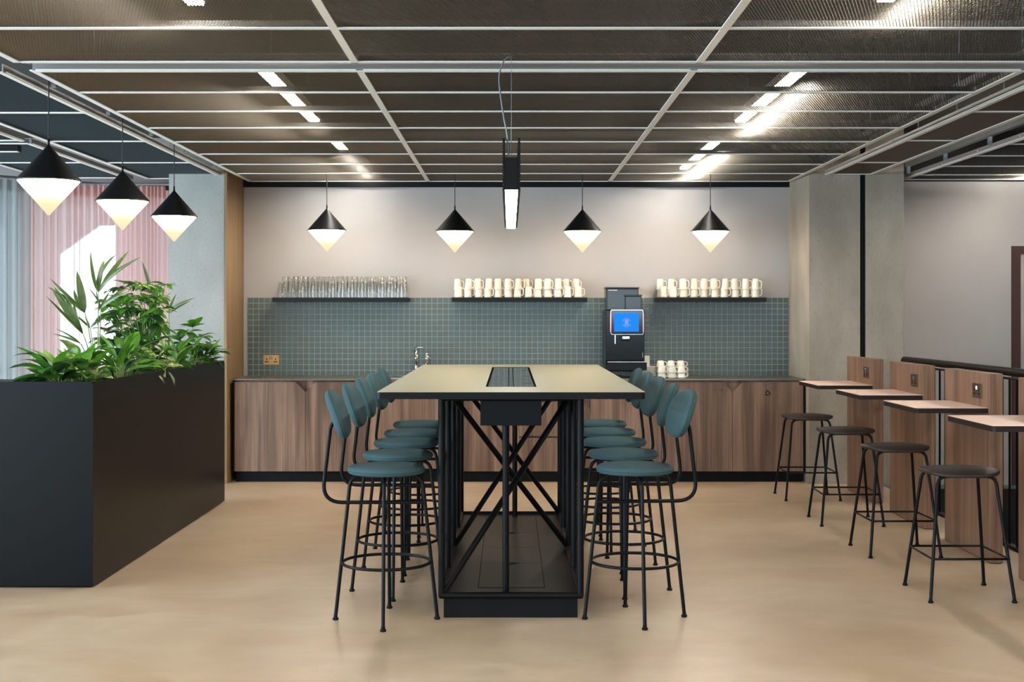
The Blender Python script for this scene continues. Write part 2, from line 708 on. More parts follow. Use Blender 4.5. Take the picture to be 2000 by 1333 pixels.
f = MB()
f.box(-6.5, 3.14, -4.1, 12.7, -0.3, 0.0)
f.box(3.14, 6.5, -4.1, 4.6, -0.3, 0.0)
struct(f.build('floor', 'resin_floor'), 'warm beige polished resin floor with cloudy mottling')
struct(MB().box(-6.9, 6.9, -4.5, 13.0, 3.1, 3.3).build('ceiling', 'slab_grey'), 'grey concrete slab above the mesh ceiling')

# kitchen wall
wb = struct(MB().box(-2.43, 2.6, YB, YB + 0.2, 0, 3.1).build('wall_back', 'plaster'), 'pale plaster kitchen wall with green tile splashback')
TX0, TX1, TZ0, TZ1 = -2.368, 2.521, 0.8885, 1.595
NC, NR = 97, 14
pw, ph = (TX1 - TX0) / NC, (TZ1 - TZ0) / NR
MB().box(TX0, TX1, YB - 0.0084, YB + 0.002, TZ0, TZ1 + 0.001).build('grout', 'grout', wb)
gap = 0.0023
tile_me = MB().rbox(-pw / 2 + gap, pw / 2 - gap, -0.006, 0.002, -ph / 2 + gap, ph / 2 - gap, 0.0012).mesh('tile')
tile_me.materials.append(MATS['tile_green'])
rest = MB()
singles = set()
for r in range(1, 13):
    for c in range(NC):
        if 42 <= c <= 66 and 3 <= r <= 14:
            singles.add((r, c))
for r in range(NR):
    for c in range(NC):
        x, z = TX0 + (c + 0.5) * pw, TZ0 + (r + 0.5) * ph
        if len(singles) and (r, c) in singles and (r, c) is not None:
            place('tile', tile_me, None, wb, (x, YB - 0.004, z))
        else:
            rest.rbox(x - pw / 2 + gap, x + pw / 2 - gap, YB - 0.010, YB - 0.002, z - ph / 2 + gap, z + ph / 2 - gap, 0.0012)
tag(rest.build('tile_field', 'tile_green', wb), kind='stuff')

struct(MB().box(-2.42, 2.53, YB - 0.03, YB, 2.593, 2.72).build('trim_1', 'black_matt'), 'black shadow-gap strip along the top of the kitchen wall')
struct(MB().box(-2.43, -2.405, YP - 0.01, YB, 0, 3.1).build('trim_2', 'oak_lining'), 'oak lining on the side of the left pillar')
struct(MB().box(-2.90, -2.43, YP, 12.5, 0, 3.1).build('pillar_left', 'concrete_pale'), 'pale pitted concrete pillar left of the kitchen')
p = MB()
p.prism([(2.521, YB + 0.1), (2.548, YP), (2.983, YP), (2.983, YB + 0.1)], 0, 3.1)
p.prism([(3.03, YB + 0.1), (3.03, YP), (3.355, YP), (3.355, YB + 0.1)], 0, 3.1)
struct(p.build('pillar_right', 'concrete'), 'streaked concrete pillar split by a black slot, right of the kitchen')
struct(MB().box(2.983, 3.03, YP + 0.02, YP + 0.3, 0, 3.1).build('trim_3', 'black_matt'), 'black vertical slot strip in the right pillar')
struct(MB().box(2.996, 3.004, YP + 0.008, YP + 0.02, 0, 3.1).build('trim_4', 'black_metal'), 'thin black rail inside the pillar slot')
struct(MB().box(3.355, 6.5, YB - 0.01, YB + 0.2, 2.645, 3.1).build('trim_7', 'stair_dark'), 'upper wall behind the stairs, coloured dark to stand for shade')  # upper wall coloured dark so the ceiling gap reads as shade
struct(MB().box(3.355, 6.5, YB, YB + 0.2, -0.1, 2.645).build('wall_right_back', 'plaster_warm'), 'warm white wall behind the stair railing')
struct(MB().box(6.4, 6.6, -4.1, YB + 0.2, 0, 3.1).build('wall_right', 'plaster_warm'), 'white wall on the right beyond the stairs')
sw = MB()
sw.box(3.14, 6.5, YB + 0.0, YB + 0.2, -3.0, -0.1)
sw.box(6.5, 6.6, 4.6, YB, -3.0, 0.0)
sw.box(3.04, 3.14, 4.6, YB, -3.0, -0.3)
sw.box(3.14, 6.5, 4.5, 4.6, -3.0, -0.3)
sw.box(3.04, 6.6, 4.5, YB + 0.2, -3.1, -3.0)
struct(sw.build('wall_stairwell', 'stair_dark'), 'dark walls of the stairwell')
struct(MB().box(3.355, 6.5, YB - 0.012, YB, -0.135, -0.1).build('baseboard_right', 'galvanised'), 'grey strip along the stairwell edge')

# left window wall, wall behind the camera, curtained back window
wl = MB()
wl.box(-6.6, -6.4, -4.1, 12.7, 0, 0.22)
wl.box(-6.6, -6.4, -4.1, 12.7, 2.55, 3.1)
for y in (-4.0, -1.1, 1.8, 4.7, 7.6, 10.6):
    wl.box(-6.6, -6.4, y - 0.1, y + 0.1, 0.22, 2.55)
wl.box(-6.6, -6.4, 10.7, 12.7, 0.22, 2.55)
struct(wl.build('wall_left', 'plaster'), 'window wall on the left')
wf = MB()
wf.box(-6.5, 6.6, -4.3, -4.1, 0, 1.4)
wf.box(-6.5, 6.6, -4.3, -4.1, 2.1, 3.1)
for x in (-6.2, -3.1, 0, 3.1, 6.2):
    wf.box(x - 0.1, x + 0.1, -4.3, -4.1, 1.4, 2.1)
struct(wf.build('wall_front', 'plaster'), 'window wall behind the camera')
wbl = MB()
wbl.box(-6.6, -5.6, 12.5, 12.7, 0, 3.1)
wbl.box(-3.02, -2.43, 12.5, 12.7, 0, 3.1)
wbl.box(-5.6, -3.02, 12.5, 12.7, 2.5, 3.1)
wbl.box(-5.6, -3.02, 12.5, 12.7, 0, 0.1)
struct(wbl.build('wall_back_left', 'plaster'), 'white wall around the curtained window')
win = MB()
for x in (-5.58, -4.50, -3.50, -3.06):
    win.box(x - 0.03, x + 0.03, 12.54, 12.6, 0.1, 2.5)
for z in (0.13, 0.9, 2.47):
    win.box(-5.6, -3.02, 12.55, 12.59, z - 0.03, z + 0.03)
w1 = struct(win.build('window_1', 'white_plastic'), 'tall window behind the pink curtain')
for (x0, x1) in ((-5.55, -4.53), (-4.47, -3.53), (-3.47, -3.09)):
    MB().box(x0, x1, 12.565, 12.571, 0.16, 2.44).build('pane', 'window_glass', w1)
struct(MB().box(-3.02, -2.93, 11.9, 12.0, 0, 2.7).build('trim_5', 'white_plastic'), 'white window post beside the left pillar')
struct(MB().box(-3.09, -2.9, 11.95, 12.0, 2.56, 2.6).build('trim_6', 'black_matt'), 'short black rail end above the curtain')

# door in the far right wall
d1 = empty('door_1', (0, 0, 0))
struct(d1, 'white door in a dark brown frame on the far right')
DX = X(1975, YB)
fr = MB()
fr.box(DX, DX + 0.075, YB - 0.03, YB + 0.01, -0.1, 2.06)
fr.box(DX + 0.075, DX + 1.0, YB - 0.03, YB + 0.01, 1.985, 2.06)
fr.box(DX + 1.0, DX + 1.075, YB - 0.03, YB + 0.01, -0.1, 2.06)
fr.build('frame', 'door_frame_brown', d1)
MB().box(DX + 0.075, DX + 1.0, YB - 0.012, YB + 0.005, -0.1, 1.985).build('leaf_panel', 'plaster_warm', d1)

# mask added outside the window; its gap shapes the glow on the curtain
nb = MB()
nb.box(-16, -5.30, 15.6, 15.7, -4, 6)
nb.box(-4.62, 4, 15.6, 15.7, -4, 6)
nb.prism([(-5.30, 2.15), (-4.83, 2.49), (-4.62, 2.49), (-4.62, 6), (-5.30, 6)], 15.6, 15.7, 'y')
struct(nb.build('glow_mask_outside', 'mask_grey'), 'grey mask added outside the window, its gap shaping the curtain glow')


def curtain(name, path, lam, amp, z0, z1, m, label):
    pts = []
    segs = []
    for a, b in zip(path[:-1], path[1:]):
        segs.append((Vector(a), Vector(b)))
    # resample
    phase = 0.0
    total = sum((b - a).length for a, b in segs)
    s = 0.0
    ds = 0.004
    acc = 0
    cur = 0
    dense = []
    for a, b in segs:
        L = (b - a).length
        k = int(L / ds)
        for i in range(k):
            dense.append((a.lerp(b, i / k), (b - a).normalized()))
    n = len(dense)
    for _ in range(3):
        sm = []
        for i in range(n):
            lo, hi = max(0, i - 25), min(n, i + 26)
            t = Vector((0, 0))
            for j in range(lo, hi, 5):
                t += dense[j][1]
            sm.append((dense[i][0], t.normalized()))
        dense = sm
    rnd = random.Random(3)
    kphase = 0.0
    for i, (p2, t) in enumerate(dense):
        u = i / n
        l = lam[0] + (lam[1] - lam[0]) * u
        l *= 1.0 + 0.25 * math.sin(u * 37.0)
        kphase += 2 * PI * ds / l
        nrm = Vector((-t.y, t.x))
        off = amp * (math.sin(kphase) + 0.25 * math.sin(kphase * 2.0 + 1.3))
        pts.append((p2 + nrm * off, nrm))
    vs, fs = [], []
    rows = [z0, z0 + 0.5, z0 + 1.2, z1 - 0.12, z1]
    for zi, z in enumerate(rows):
        for (q, nrm) in pts:
            vs.append((q.x, q.y, z))
    m_ = len(pts)
    for r_ in range(len(rows) - 1):
        for i in range(m_ - 1):
            fs.append((r_ * m_ + i, r_ * m_ + i + 1, (r_ + 1) * m_ + i + 1, (r_ + 1) * m_ + i))
    mb = MB().add(vs, fs, True)
    root = empty(name, (path[0][0], path[0][1], 0))
    mb2 = MB()
    mb2.v = [(v[0] - path[0][0], v[1] - path[0][1], v[2]) for v in mb.v]
    mb2.f, mb2.s = mb.f, mb.s
    mb2.build('fabric', m, root)
    hd = MB()
    hv = [(q.x - path[0][0] - nrm.x * 0.004, q.y - path[0][1] - nrm.y * 0.004) for (q, nrm) in pts]
    vv = [(a, b, z1 - 0.10) for a, b in hv] + [(a, b, z1) for a, b in hv]
    hd.add(vv, [(i, i + 1, m_ + i + 1, m_ + i) for i in range(m_ - 1)], True)
    hd.build('heading_tape', m, root)
    tr = MB()
    tr.tube([(a.x - path[0][0], a.y - path[0][1], z1 + 0.02) for a, _ in dense[::12]], 0.012, 6)
    tr.build('track', 'aluminium', root)
    tag(root, label, 'curtain')
    return root


curtain('sheer_curtain', [(-3.09, 12.2), (-3.75, 12.15), (-4.3, 11.72)], (0.034, 0.082), 0.03, 0.015, 2.615, 'curtain_pink', 'sheer pink pleated curtain glowing in front of the window')
curtain('sheer_curtain', [(-4.22, 11.7), (-4.62, 11.25), (-5.5, 10.5)], (0.10, 0.13), 0.035, 0.015, 2.615, 'curtain_white', 'sheer white-grey curtain at the left edge behind the planter')


# ------------------------------------------------------------------ ceiling rafts
def mesh_panel_mesh(w, l, px, py, sw_, tilt, along_y=True):
    """expanded metal: staggered diamonds of tilted strands (long diagonal along y)"""
    mb = MB()
    nx = int(round(w / px))
    ny = int(round(l / (py / 2)))
    px = w / nx
    hy = l / ny
    cx_, sz_ = sw_ * math.cos(tilt) / 2, sw_ * math.sin(tilt) / 2
    vs, fs = [], []
    for j in range(ny):
        for i in range(nx * 2):
            # strand from node to node
            if (i + j) % 2 == 0:
                x0, x1 = i * px / 2, (i + 1) * px / 2
            else:
                x0, x1 = (i + 1) * px / 2, i * px / 2
            y0, y1 = j * hy, (j + 1) * hy
            b = len(vs)
            for (x, y) in ((x0, y0), (x1, y1)):
                x -= w / 2
                y -= l / 2
                if along_y:
                    vs += [(x - cx_, y, -sz_), (x + cx_, y, sz_)]
                else:
                    vs += [(y, x - cx_, -sz_), (y, x + cx_, sz_)]
            fs.append((b, b + 1, b + 3, b + 2))
    mb.add(vs, fs)
    return mb.mesh('mesh_panel')


ME_MAIN = mesh_panel_mesh(1.57, 0.65, 0.0135, 0.037, 0.0042, math.radians(38))
ME_MAIN.materials.append(MATS['mesh_bronze'])
ME_SIDE = mesh_panel_mesh(0.65, 1.27, 0.0, 0.037, 0.0042, math.radians(38)) if False else mesh_panel_mesh(1.27, 0.65, 0.0135, 0.037, 0.0042, math.radians(38), False)
ME_SIDE.materials.append(MATS['mesh_grey'])

screw_me = MB().lathe([(0, 0.004), (0.0045, 0.003), (0.006, 0)], 8, axis='y').mesh('screw')
screw_me.materials.append(MATS['chrome'])


def raft(label, xs, ys, panel_me, pw_, pl_, edge=None, m_bar='bar_white', solid=None, channel=(), cross=True):
    """one suspended ceiling raft: runners, cross bars, mesh panels, edge channels"""
    root = empty('ceiling_raft', ((xs[0] + xs[-1]) / 2, (ys[0] + ys[-1]) / 2, ZC))
    ox, oy = root.location.x, root.location.y
    for x in xs:
        mb = MB().box(x - ox - 0.0175, x - ox + 0.0175, ys[0] - oy, ys[-1] - oy, 0, 0.006)
        rn = mb.build('runner', m_bar, root)
        MB().box(x - ox - 0.003, x - ox + 0.003, ys[0] - oy, ys[-1] - oy, 0.006, 0.036).build('web', 'web_grey', rn)
    for y in ys:
        mb = MB()
        for a, b in zip(xs[:-1], xs[1:]):
            mb.box(a - ox + 0.0175, b - ox - 0.0175, y - oy - 0.015, y - oy + 0.015, 0, 0.006)
        cb_ = mb.build('cross_bar', m_bar, root)
        mb = MB()
        for a, b in zip(xs[:-1], xs[1:]):
            mb.box(a - ox + 0.0175, b - ox - 0.0175, y - oy - 0.002, y - oy + 0.002, 0.006, 0.036)
        mb.build('web', 'web_grey', cb_)
    for a, b in zip(xs[:-1], xs[1:]):
        for c, d in zip(ys[:-1], ys[1:]):
            if solid:
                MB().box(a - ox + 0.01, b - ox - 0.01, c - oy + 0.01, d - oy - 0.01, 0.008, 0.02).build('ceiling_panel', solid, root)
            else:
                o = place('mesh_panel', panel_me, None, root, ((a + b) / 2 - ox, (c + d) / 2 - oy, 0.010))
                o.scale = ((b - a - 0.006) / pw_, (d - c - 0.006) / pl_, 1)
    for (kind, v, u0, u1, sgn) in channel:
        mb, lip = MB(), MB()
        if kind == 'x':      # channel running along x at y = v
            mb.box(u0 - ox, u1 - ox, v - oy - 0.004, v - oy + 0.004, 0, 0.085)
            lip.box(u0 - ox, u1 - ox, min(v, v + sgn * 0.03) - oy, max(v, v + sgn * 0.03) - oy, -0.003, 0.001)
        else:
            mb.box(v - ox - 0.004, v - ox + 0.004, u0 - oy, u1 - oy, 0.001, 0.038)
            lip.box(min(v, v + sgn * 0.03) - ox, max(v, v + sgn * 0.03) - ox, u0 - oy, u1 - oy, -0.003, 0.001)
        ch = mb.build('edge_channel', 'aluminium', root)
        lip.build('lip', m_bar, ch)
        k = 0
        t = u0 + 0.08
        while t < u1:
            if kind == 'x':
                s = place('screw', screw_me, None, ch, (t - ox, v - oy - 0.004, 0.045))
                s.rotation_euler = (PI, 0, 0)
            else:
                s = place('screw', screw_me, None, ch, (v - ox - sgn * 0.004, t - oy, 0.02))
                s.rotation_euler = (0, 0, PI / 2 if sgn > 0 else -PI / 2)
            t += 0.81
    tag(root, label, 'ceiling raft', 'suspended ceiling rafts')
    return root


XS = [-2.32, -0.73, 0.895, 2.50]
YR = [6.478, 7.13, 7.80, 8.49, 9.17, 9.875, 10.55, 11.24, 11.90]
YF = [3.33, 4.06, 4.80, 5.53, 6.27]
raft('large bronze mesh ceiling raft in front of the kitchen wall', XS, YR, ME_MAIN, 1.57, 0.65, channel=[('x', 6.474, -2.32, 2.52, 1)])
raft('bronze mesh ceiling raft at the top edge, nearest the camera', XS, YF, ME_MAIN, 1.57, 0.65)
YL = [6.53, 7.85, 9.15, 10.44, 11.66]
raft('narrow blue-grey mesh ceiling raft above the planter', [-3.17, -2.48], YL, ME_SIDE, 0.65, 1.27, channel=[('y', -2.476, 6.5, 11.66, -1)])
raft('blue-grey mesh ceiling raft at the far left above the curtain', [-4.05, -3.33], [9.27, 10.44, 11.6], ME_SIDE, 0.65, 1.27, channel=[('y', -3.326, 9.25, 11.75, -1)])
raft('blue-grey mesh ceiling raft cut by the left edge', [-4.05, -3.33], [6.5, 7.85, 9.1], ME_SIDE, 0.65, 1.27, channel=[('y', -3.326, 6.5, 9.12, -1)])
raft('narrow dark brown panelled ceiling raft in front of the right pillar', [2.69, 3.07], [5.2, 6.51, 7.81, 9.11, 10.43, 11.3], None, 1, 1, solid='brown_panel', channel=[('y', 2.686, 5.2, 11.64, 1)])
raft('bronze mesh ceiling raft above the stairs at the far right', [3.46, 5.06, 6.3], [6.5, 7.2, 7.9, 8.6, 9.3, 9.99, 10.69, 11.35, 11.74], ME_MAIN, 1.57, 0.65, channel=[('y', 3.456, 6.5, 11.74, 1)])


def strut(label, x, y0, y1, z, h=0.04):
    root = empty('strut_channel', (x, (y0 + y1) / 2, z))
    L = (y1 - y0) / 2
    MB().box(-0.02, 0.02, -L, L, 0, h).build('channel', 'galvanised', root)
    y = -L + 0.2
    while y < L:
        MB().tube([(0, y, h), (0, y, 3.1 - z)], 0.005, 6).build('hanger_rod', 'galvanised', root)
        MB().box(-0.012, 0.012, y + 0.25, y + 0.28, -0.06, 0).build('bracket', 'galvanised', root)
        y += 0.95
    tag(root, label, 'strut')


strut('galvanised strut in the gap left of the large raft', -2.40, 5.6, 11.3, 2.70)
strut('galvanised strut in the gap right of the large raft', 2.60, 5.6, 11.3, 2.74)
strut('galvanised strut in the dark gap above the stairs', 3.36, 6.0, 11.25, 2.69, 0.045)


def batten(label, x, y0, y1, z=2.735):
    root = empty('light_batten', (x, (y0 + y1) / 2, z))
    L = (y1 - y0) / 2
    MB().box(-0.04, 0.04, -L - 0.01, L + 0.01, 0.012, 0.06).build('housing', 'white_plastic', root)
    MB().box(-0.033, 0.033, -L, L, 0, 0.012).build('diffuser', 'batten_glow', root)
    for y in (-L * 0.7, L * 0.7):
        MB().tube([(0, y, 0.06), (0, y, 3.1 - z)], 0.004, 6).build('hanger', 'galvanised', root)
    tag(root, label, 'light fitting', 'linear lights above the mesh ceiling')


batten('left light strip above the mesh, cut by the top edge', -1.31, 3.7, 5.56)
batten('longest glowing light strip above the mesh on the left', -1.31, 7.03, 8.92)
batten('light strip above the mesh nearest the left end of the kitchen wall', -1.31, 10.04, 11.85)
batten('right light strip above the mesh, cut by the top edge', 1.55, 3.7, 5.50)
batten('longest glowing light strip above the mesh on the right', 1.55, 7.1, 8.95)
batten('light strip above the mesh nearest the right end of the kitchen wall', 1.55, 10.04, 11.85)
batten('light strip above the mesh at the far right over the stairs', 4.5, 10.0, 11.7)
batten('middle light strip above the mesh over the stairs', 4.5, 7.0, 8.9)
batten('light strip over the stairs nearest the camera', 4.5, 3.7, 5.5)
for (bx_, sd) in ((-1.31, 'left'), (1.55, 'right')):  # unseen strips added to put more overhead light on the floor
    batten('unseen light strip added over the camera on the %s' % sd, bx_, 0.4, 2.3)
tag(MB().tube([(-2.22, 5.2, 2.76), (-2.22, 11.7, 2.76)], 0.010, 8).build('bright_tube', 'chrome'), 'thin bright tube above the left edge of the mesh ceiling', 'bright_tube')  # straight chrome tube running above the mesh edge

bl = empty('linear_fitting', (X(39, 8.75), 8.75, 2.515))
MB().rbox(-1.4, 0, -0.03, 0.03, 0, 0.042, 0.003).build('body', 'black_matt', bl)
MB().box(-1.39, -0.01, -0.02, 0.02, -0.004, 0.0).build('diffuser', 'white_plastic', bl)
for x in (-1.2, -0.15):
    MB().tube([(x, 0, 0.042), (x, 0, 3.1 - 2.515)], 0.002, 6).build('wire', 'cord_black', bl)
tag(bl, 'black linear fitting at the left edge under the ceiling', 'light fitting')


# ------------------------------------------------------------------ pendants
def make_pendant():
    root = empty('pendant_lamp')
    R, HS, HD = 0.163, 0.188, 0.185
    s = MB().lathe([(0.0, HS), (0.006, HS), (0.010, HS - 0.008), (R, 0.004), (R + 0.002, 0.0), (R - 0.004, 0.001), (0.008, HS - 0.014), (0.0, HS - 0.014)], 48)
    sh = s.build('shade', 'black_satin', root)
    MB().lathe([(0.0, HS + 0.03), (0.006, HS + 0.03), (0.007, HS - 0.002), (0, HS - 0.002)], 12).build('cord_grip', 'black_satin', sh)
    prof = [(0.0, -0.001), (R - 0.005, -0.001)]
    tip = 0.013
    t = 1 - tip / (R - 0.005)
    for k in range(0, 11):
        u = k / 10 * t
        prof.append(((R - 0.005) * (1 - u), -HD * u))
    prof += [(tip * 0.8, -HD * t - 0.006), (tip * 0.45, -HD * t - 0.009), (0.0, -HD * t - 0.010)]
    MB().lathe(prof[1:], 48).build('diffuser', 'pendant_glow', root)
    MB().lathe([(R - 0.007, -0.0035), (R, -0.0035), (R + 0.001, 0.0), (R - 0.007, 0.0)], 48).build('rim', 'black_satin', root)
    MB().tube([(0, 0, HS + 0.02), (0, 0, 0.52)], 0.0035, 8).build('cord', 'cord_black', root)
    return root


pend = make_pendant()
PL = [(-2.40, 6.93, 2.140, 'largest of the three black diamond pendants, hanging at the far left over the planter'),
      (-2.405, 8.27, 2.148, 'middle black diamond pendant of the three over the planter'),
      (-2.415, 9.58, 2.148, 'black diamond pendant over the planter, closest to the concrete pillar'),
      (X(638.5, 11.35), 11.35, 2.160, 'black diamond pendant above the drinking glasses'),
      (X(888.5, 11.35), 11.35, 2.152, 'black diamond pendant above the left end of the middle mug shelf'),
      (X(1137.5, 11.35), 11.35, 2.152, 'black diamond pendant just left of the coffee machine'),
      (X(1387.5, 11.35), 11.35, 2.152, 'black diamond pendant above the right-hand mug shelf')]
for i, (x, y, z, lab) in enumerate(PL):
    o = pend if i == 0 else copy_tree(pend)
    o.location = (x, y, z)
    o.rotation_euler.z = i * 0.7
    tag(o, lab, 'pendant lamp', 'pendants over the planter' if i < 3 else 'pendants along the kitchen wall')

# linear pendant over the bar table
LP0, LP1, LPZ = 6.04, 8.70, 2.005
lp = empty('linear_pendant', (0.008, (LP0 + LP1) / 2, LPZ))
L = (LP1 - LP0) / 2
MB().rbox(-0.030, 0.030, -L, L, 0.004, 0.152, 0.002).build('body', 'black_matt', lp)
MB().box(-0.029, 0.029, -L + 0.001, L - 0.001, 0.0, 0.006).build('diffuser', 'linear_glow', lp)
for s in (-1, 1):
    poly = [(s * 0.030, 0.0)]
    nrib = 17
    for k in range(nrib):
        z = k * 0.0142
        poly += [(s * 0.033, z + 0.001), (s * 0.041, z + 0.006), (s * 0.041, z + 0.009), (s * 0.033, z + 0.0138)]
    poly += [(s * 0.030, nrib * 0.0142)]
    if s < 0:
        poly = poly[::-1]
    MB().prism(poly, -L, L, 'y').build('ribbed_side', 'black_matt', lp)
for y in (-L + 0.12, L - 0.12):
    MB().tube([(0, y, 0.15), (0, y, 2.66 - LPZ)], 0.0012, 6).build('suspension_wire', 'galvanised', lp)
cpath = [(-0.012, -L + 0.05, 0.15), (-0.02, -L + 0.05, 0.26), (-0.035, -L + 0.05, 0.34), (-0.052, -L + 0.07, 0.46), (-0.056, -L + 0.09, 0.54), (-0.035, -L + 0.11, 0.61), (0.0, -L + 0.13, 0.64), (0.03, -L + 0.15, 0.655)]
cp = [Vector(p) for p in cpath]
fine = []
for i in range(len(cp) - 1):
    p0, p1, p2, p3 = cp[max(0, i - 1)], cp[i], cp[i + 1], cp[min(len(cp) - 1, i + 2)]
    for k in range(6):
        t = k / 6
        fine.append(0.5 * ((2 * p1) + (p2 - p0) * t + (2 * p0 - 5 * p1 + 4 * p2 - p3) * t * t + (3 * p1 - p0 - 3 * p2 + p3) * t ** 3))
fine.append(cp[-1])
MB().tube(fine, 0.0035, 8).build('power_cable', 'cable_grey', lp)
tag(lp, 'black linear pendant with ribbed sides glowing above the bar table', 'pendant lamp')


# ------------------------------------------------------------------ kitchen counter
YC = 11.44
KX0, KX1 = X(455, YC), X(1572, YC)
ZT = 0.8885
SX0, SX1, SY0, SY1 = -1.02, -0.60, 11.56, 11.86      # sink opening
wt = MB()
wt.box(KX0, SX0, YC - 0.012, YB, ZT - 0.012, ZT)
wt.box(SX1, KX1, YC - 0.012, YB, ZT - 0.012, ZT)
wt.box(SX0, SX1, YC - 0.012, SY0, ZT - 0.012, ZT)
wt.box(SX0, SX1, SY1, YB, ZT - 0.012, ZT)
tag(wt.build('worktop', 'steel_top'), 'thin bronze-grey metal worktop running along the tiled wall', 'worktop')
sk = empty('sink', ((SX0 + SX1) / 2, (SY0 + SY1) / 2, ZT))
hw, hd = (SX1 - SX0) / 2, (SY1 - SY0) / 2
m = MB()
m.box(-hw, hw, -hd, hd, -0.17, -0.165)
for (a, b, c, d) in ((-hw, -hw + 0.003, -hd, hd), (hw - 0.003, hw, -hd, hd), (-hw, hw, -hd, -hd + 0.003), (-hw, hw, hd - 0.003, hd)):
    m.box(a, b, c, d, -0.165, 0.0)
m.build('bowl', 'chrome', sk)
m = MB()
for (a, b, c, d) in ((-hw - 0.012, -hw + 0.004, -hd - 0.012, hd + 0.012), (hw - 0.004, hw + 0.012, -hd - 0.012, hd + 0.012), (-hw, hw, -hd - 0.012, -hd + 0.004), (-hw, hw, hd - 0.004, hd + 0.012)):
    m.box(a, b, c, d, 0.0, 0.003)
m.build('rim', 'chrome', sk)
MB().lathe([(0, 0.001), (0.03, 0.001), (0.034, 0.0)], 20, (0, 0, -0.165)).build('drain', 'galvanised', sk)
tag(sk, 'stainless steel sink set into the worktop behind the bar table', 'sink')

tag(MB().box(KX0 + 0.02, KX1 - 0.02, YC + 0.03, YC + 0.06, 0.0, 0.10).build('kickboard', 'black_matt'), 'black kickboard along the foot of the kitchen cabinets', 'kickboard')
for (x0, lab) in ((KX0, 'black end panel at the left end of the cabinets beside the oak lining'), (KX1 - 0.014, 'black end panel at the right end of the cabinets by the pillar')):
    tag(MB().box(x0, x0 + 0.014, YC - 0.008, YB, 0.09, ZT - 0.012).build('end_panel', 'black_matt'), lab, 'panel')

N_UNITS = 8
ux = [X(458 + (1569.5 - 458) * k / N_UNITS, YC) for k in range(N_UNITS + 1)]
ZD0, ZD1 = 0.093, 0.862


def door_poly(x0, x1, z0, z1, cl=0.0, cr=0.0):
    pts = [(x0, z0), (x1, z0)]
    pts += [(x1, z1 - cr), (x1 - cr, z1)] if cr else [(x1, z1)]
    pts += [(x0 + cl, z1), (x0, z1 - cl)] if cl else [(x0, z1)]
    return pts


CH = 0.085
unit_lab = ['walnut cabinet at the far left, under the brass socket', 'walnut cabinet second from the left, behind the left stools',
            'walnut cabinet third from the left, behind the left stool seats', 'walnut cabinet seen through the left half of the bar table frame',
            'walnut drawer unit seen through the right half of the bar table frame', 'walnut cabinet under the coffee machine, behind the right stools',
            'walnut cabinet marked for the milk fridge', 'walnut cabinet with a black recycling symbol at the far right']
for k in range(N_UNITS):
    x0, x1 = ux[k], ux[k + 1]
    root = empty('drawer_unit' if k == 4 else 'base_cabinet', ((x0 + x1) / 2, YC, 0))
    h = (x1 - x0) / 2
    MB().box(-h + 0.001, h - 0.001, 0.034, 0.56, 0.095, ZT - 0.0125 if not 2 <= k <= 3 else 0.69).build('carcass', 'walnut', root)
    if k in (2, 3):
        MB().box(-h + 0.001, h - 0.001, 0.034, 0.07, 0.69, ZT - 0.0125).build('top_rail', 'walnut', root)
    if k != 4:
        cl = CH if k in (1, 3, 6 + 1) else 0.0
        cr = CH if k in (0, 2, 6) else 0.0
        if k == 5:
            cl = CH
        MB().prism(door_poly(-h + 0.0015, h - 0.0015, ZD0, ZD1, cl, cr), 0.0, 0.02, 'y').build('door', 'walnut', root)
    else:
        for (za, zb, cr) in ((0.706, ZD1, 0), (0.396, 0.690, CH * 0.7), (ZD0, 0.380, 0)):
            MB().prism(door_poly(-h + 0.0015, h - 0.0015, za, zb, 0, cr), 0.0, 0.02, 'y').build('drawer', 'walnut', root)
    if k == 6:
        c = bpy.data.curves.new('lettering', 'FONT')
        c.body = 'Milk Fridge'
        c.size = 0.0185
        c.align_x = 'CENTER'
        c.extrude = 0.0004
        t0_ = bpy.data.objects.new('lettering', c)
        COL.objects.link(t0_)
        me_ = bpy.data.meshes.new_from_object(t0_.evaluated_get(bpy.context.evaluated_depsgraph_get()))
        bpy.data.objects.remove(t0_)
        t = place('lettering', me_, 'ink', root)
        t.location = (X(1403.5, YC) - (x0 + x1) / 2, -0.0008, Z(763.5, YC))
        t.rotation_euler = (PI / 2, 0, 0)
    if k == 7:
        # three bent arrows chasing each other around a triangle
        cx, cz, R = X(1499.5, YC) - (x0 + x1) / 2, Z(768.5, YC), 0.030
        for q in range(3):
            mb = MB()
            rot = q * 2 * PI / 3

            def rp(u, v):
                return (cx + u * math.cos(rot) - v * math.sin(rot), cz + u * math.sin(rot) + v * math.cos(rot))
            w = 0.0042
            yb = -R * 0.5
            mb.prism([rp(-R * 0.80, yb - w), rp(-R * 0.02, yb - w), rp(-R * 0.02, yb + w), rp(-R * 0.56, yb + w)], -0.001, 0.0, 'y')
            mb.prism([rp(-R * 0.80, yb - w), rp(-R * 0.56, yb + w), rp(-R * 0.42, yb + R * 0.42), rp(-R * 0.60, yb + R * 0.50)], -0.001, 0.0, 'y')
            mb.prism([rp(-R * 0.02, yb - 0.010), rp(R * 0.34, yb), rp(-R * 0.02, yb + 0.010)], -0.001, 0.0, 'y')
            mb.build('recycling_arrow', 'ink' if False else 'black_matt', root)
    tag(root, unit_lab[k], 'cabinet', 'walnut base cabinets')


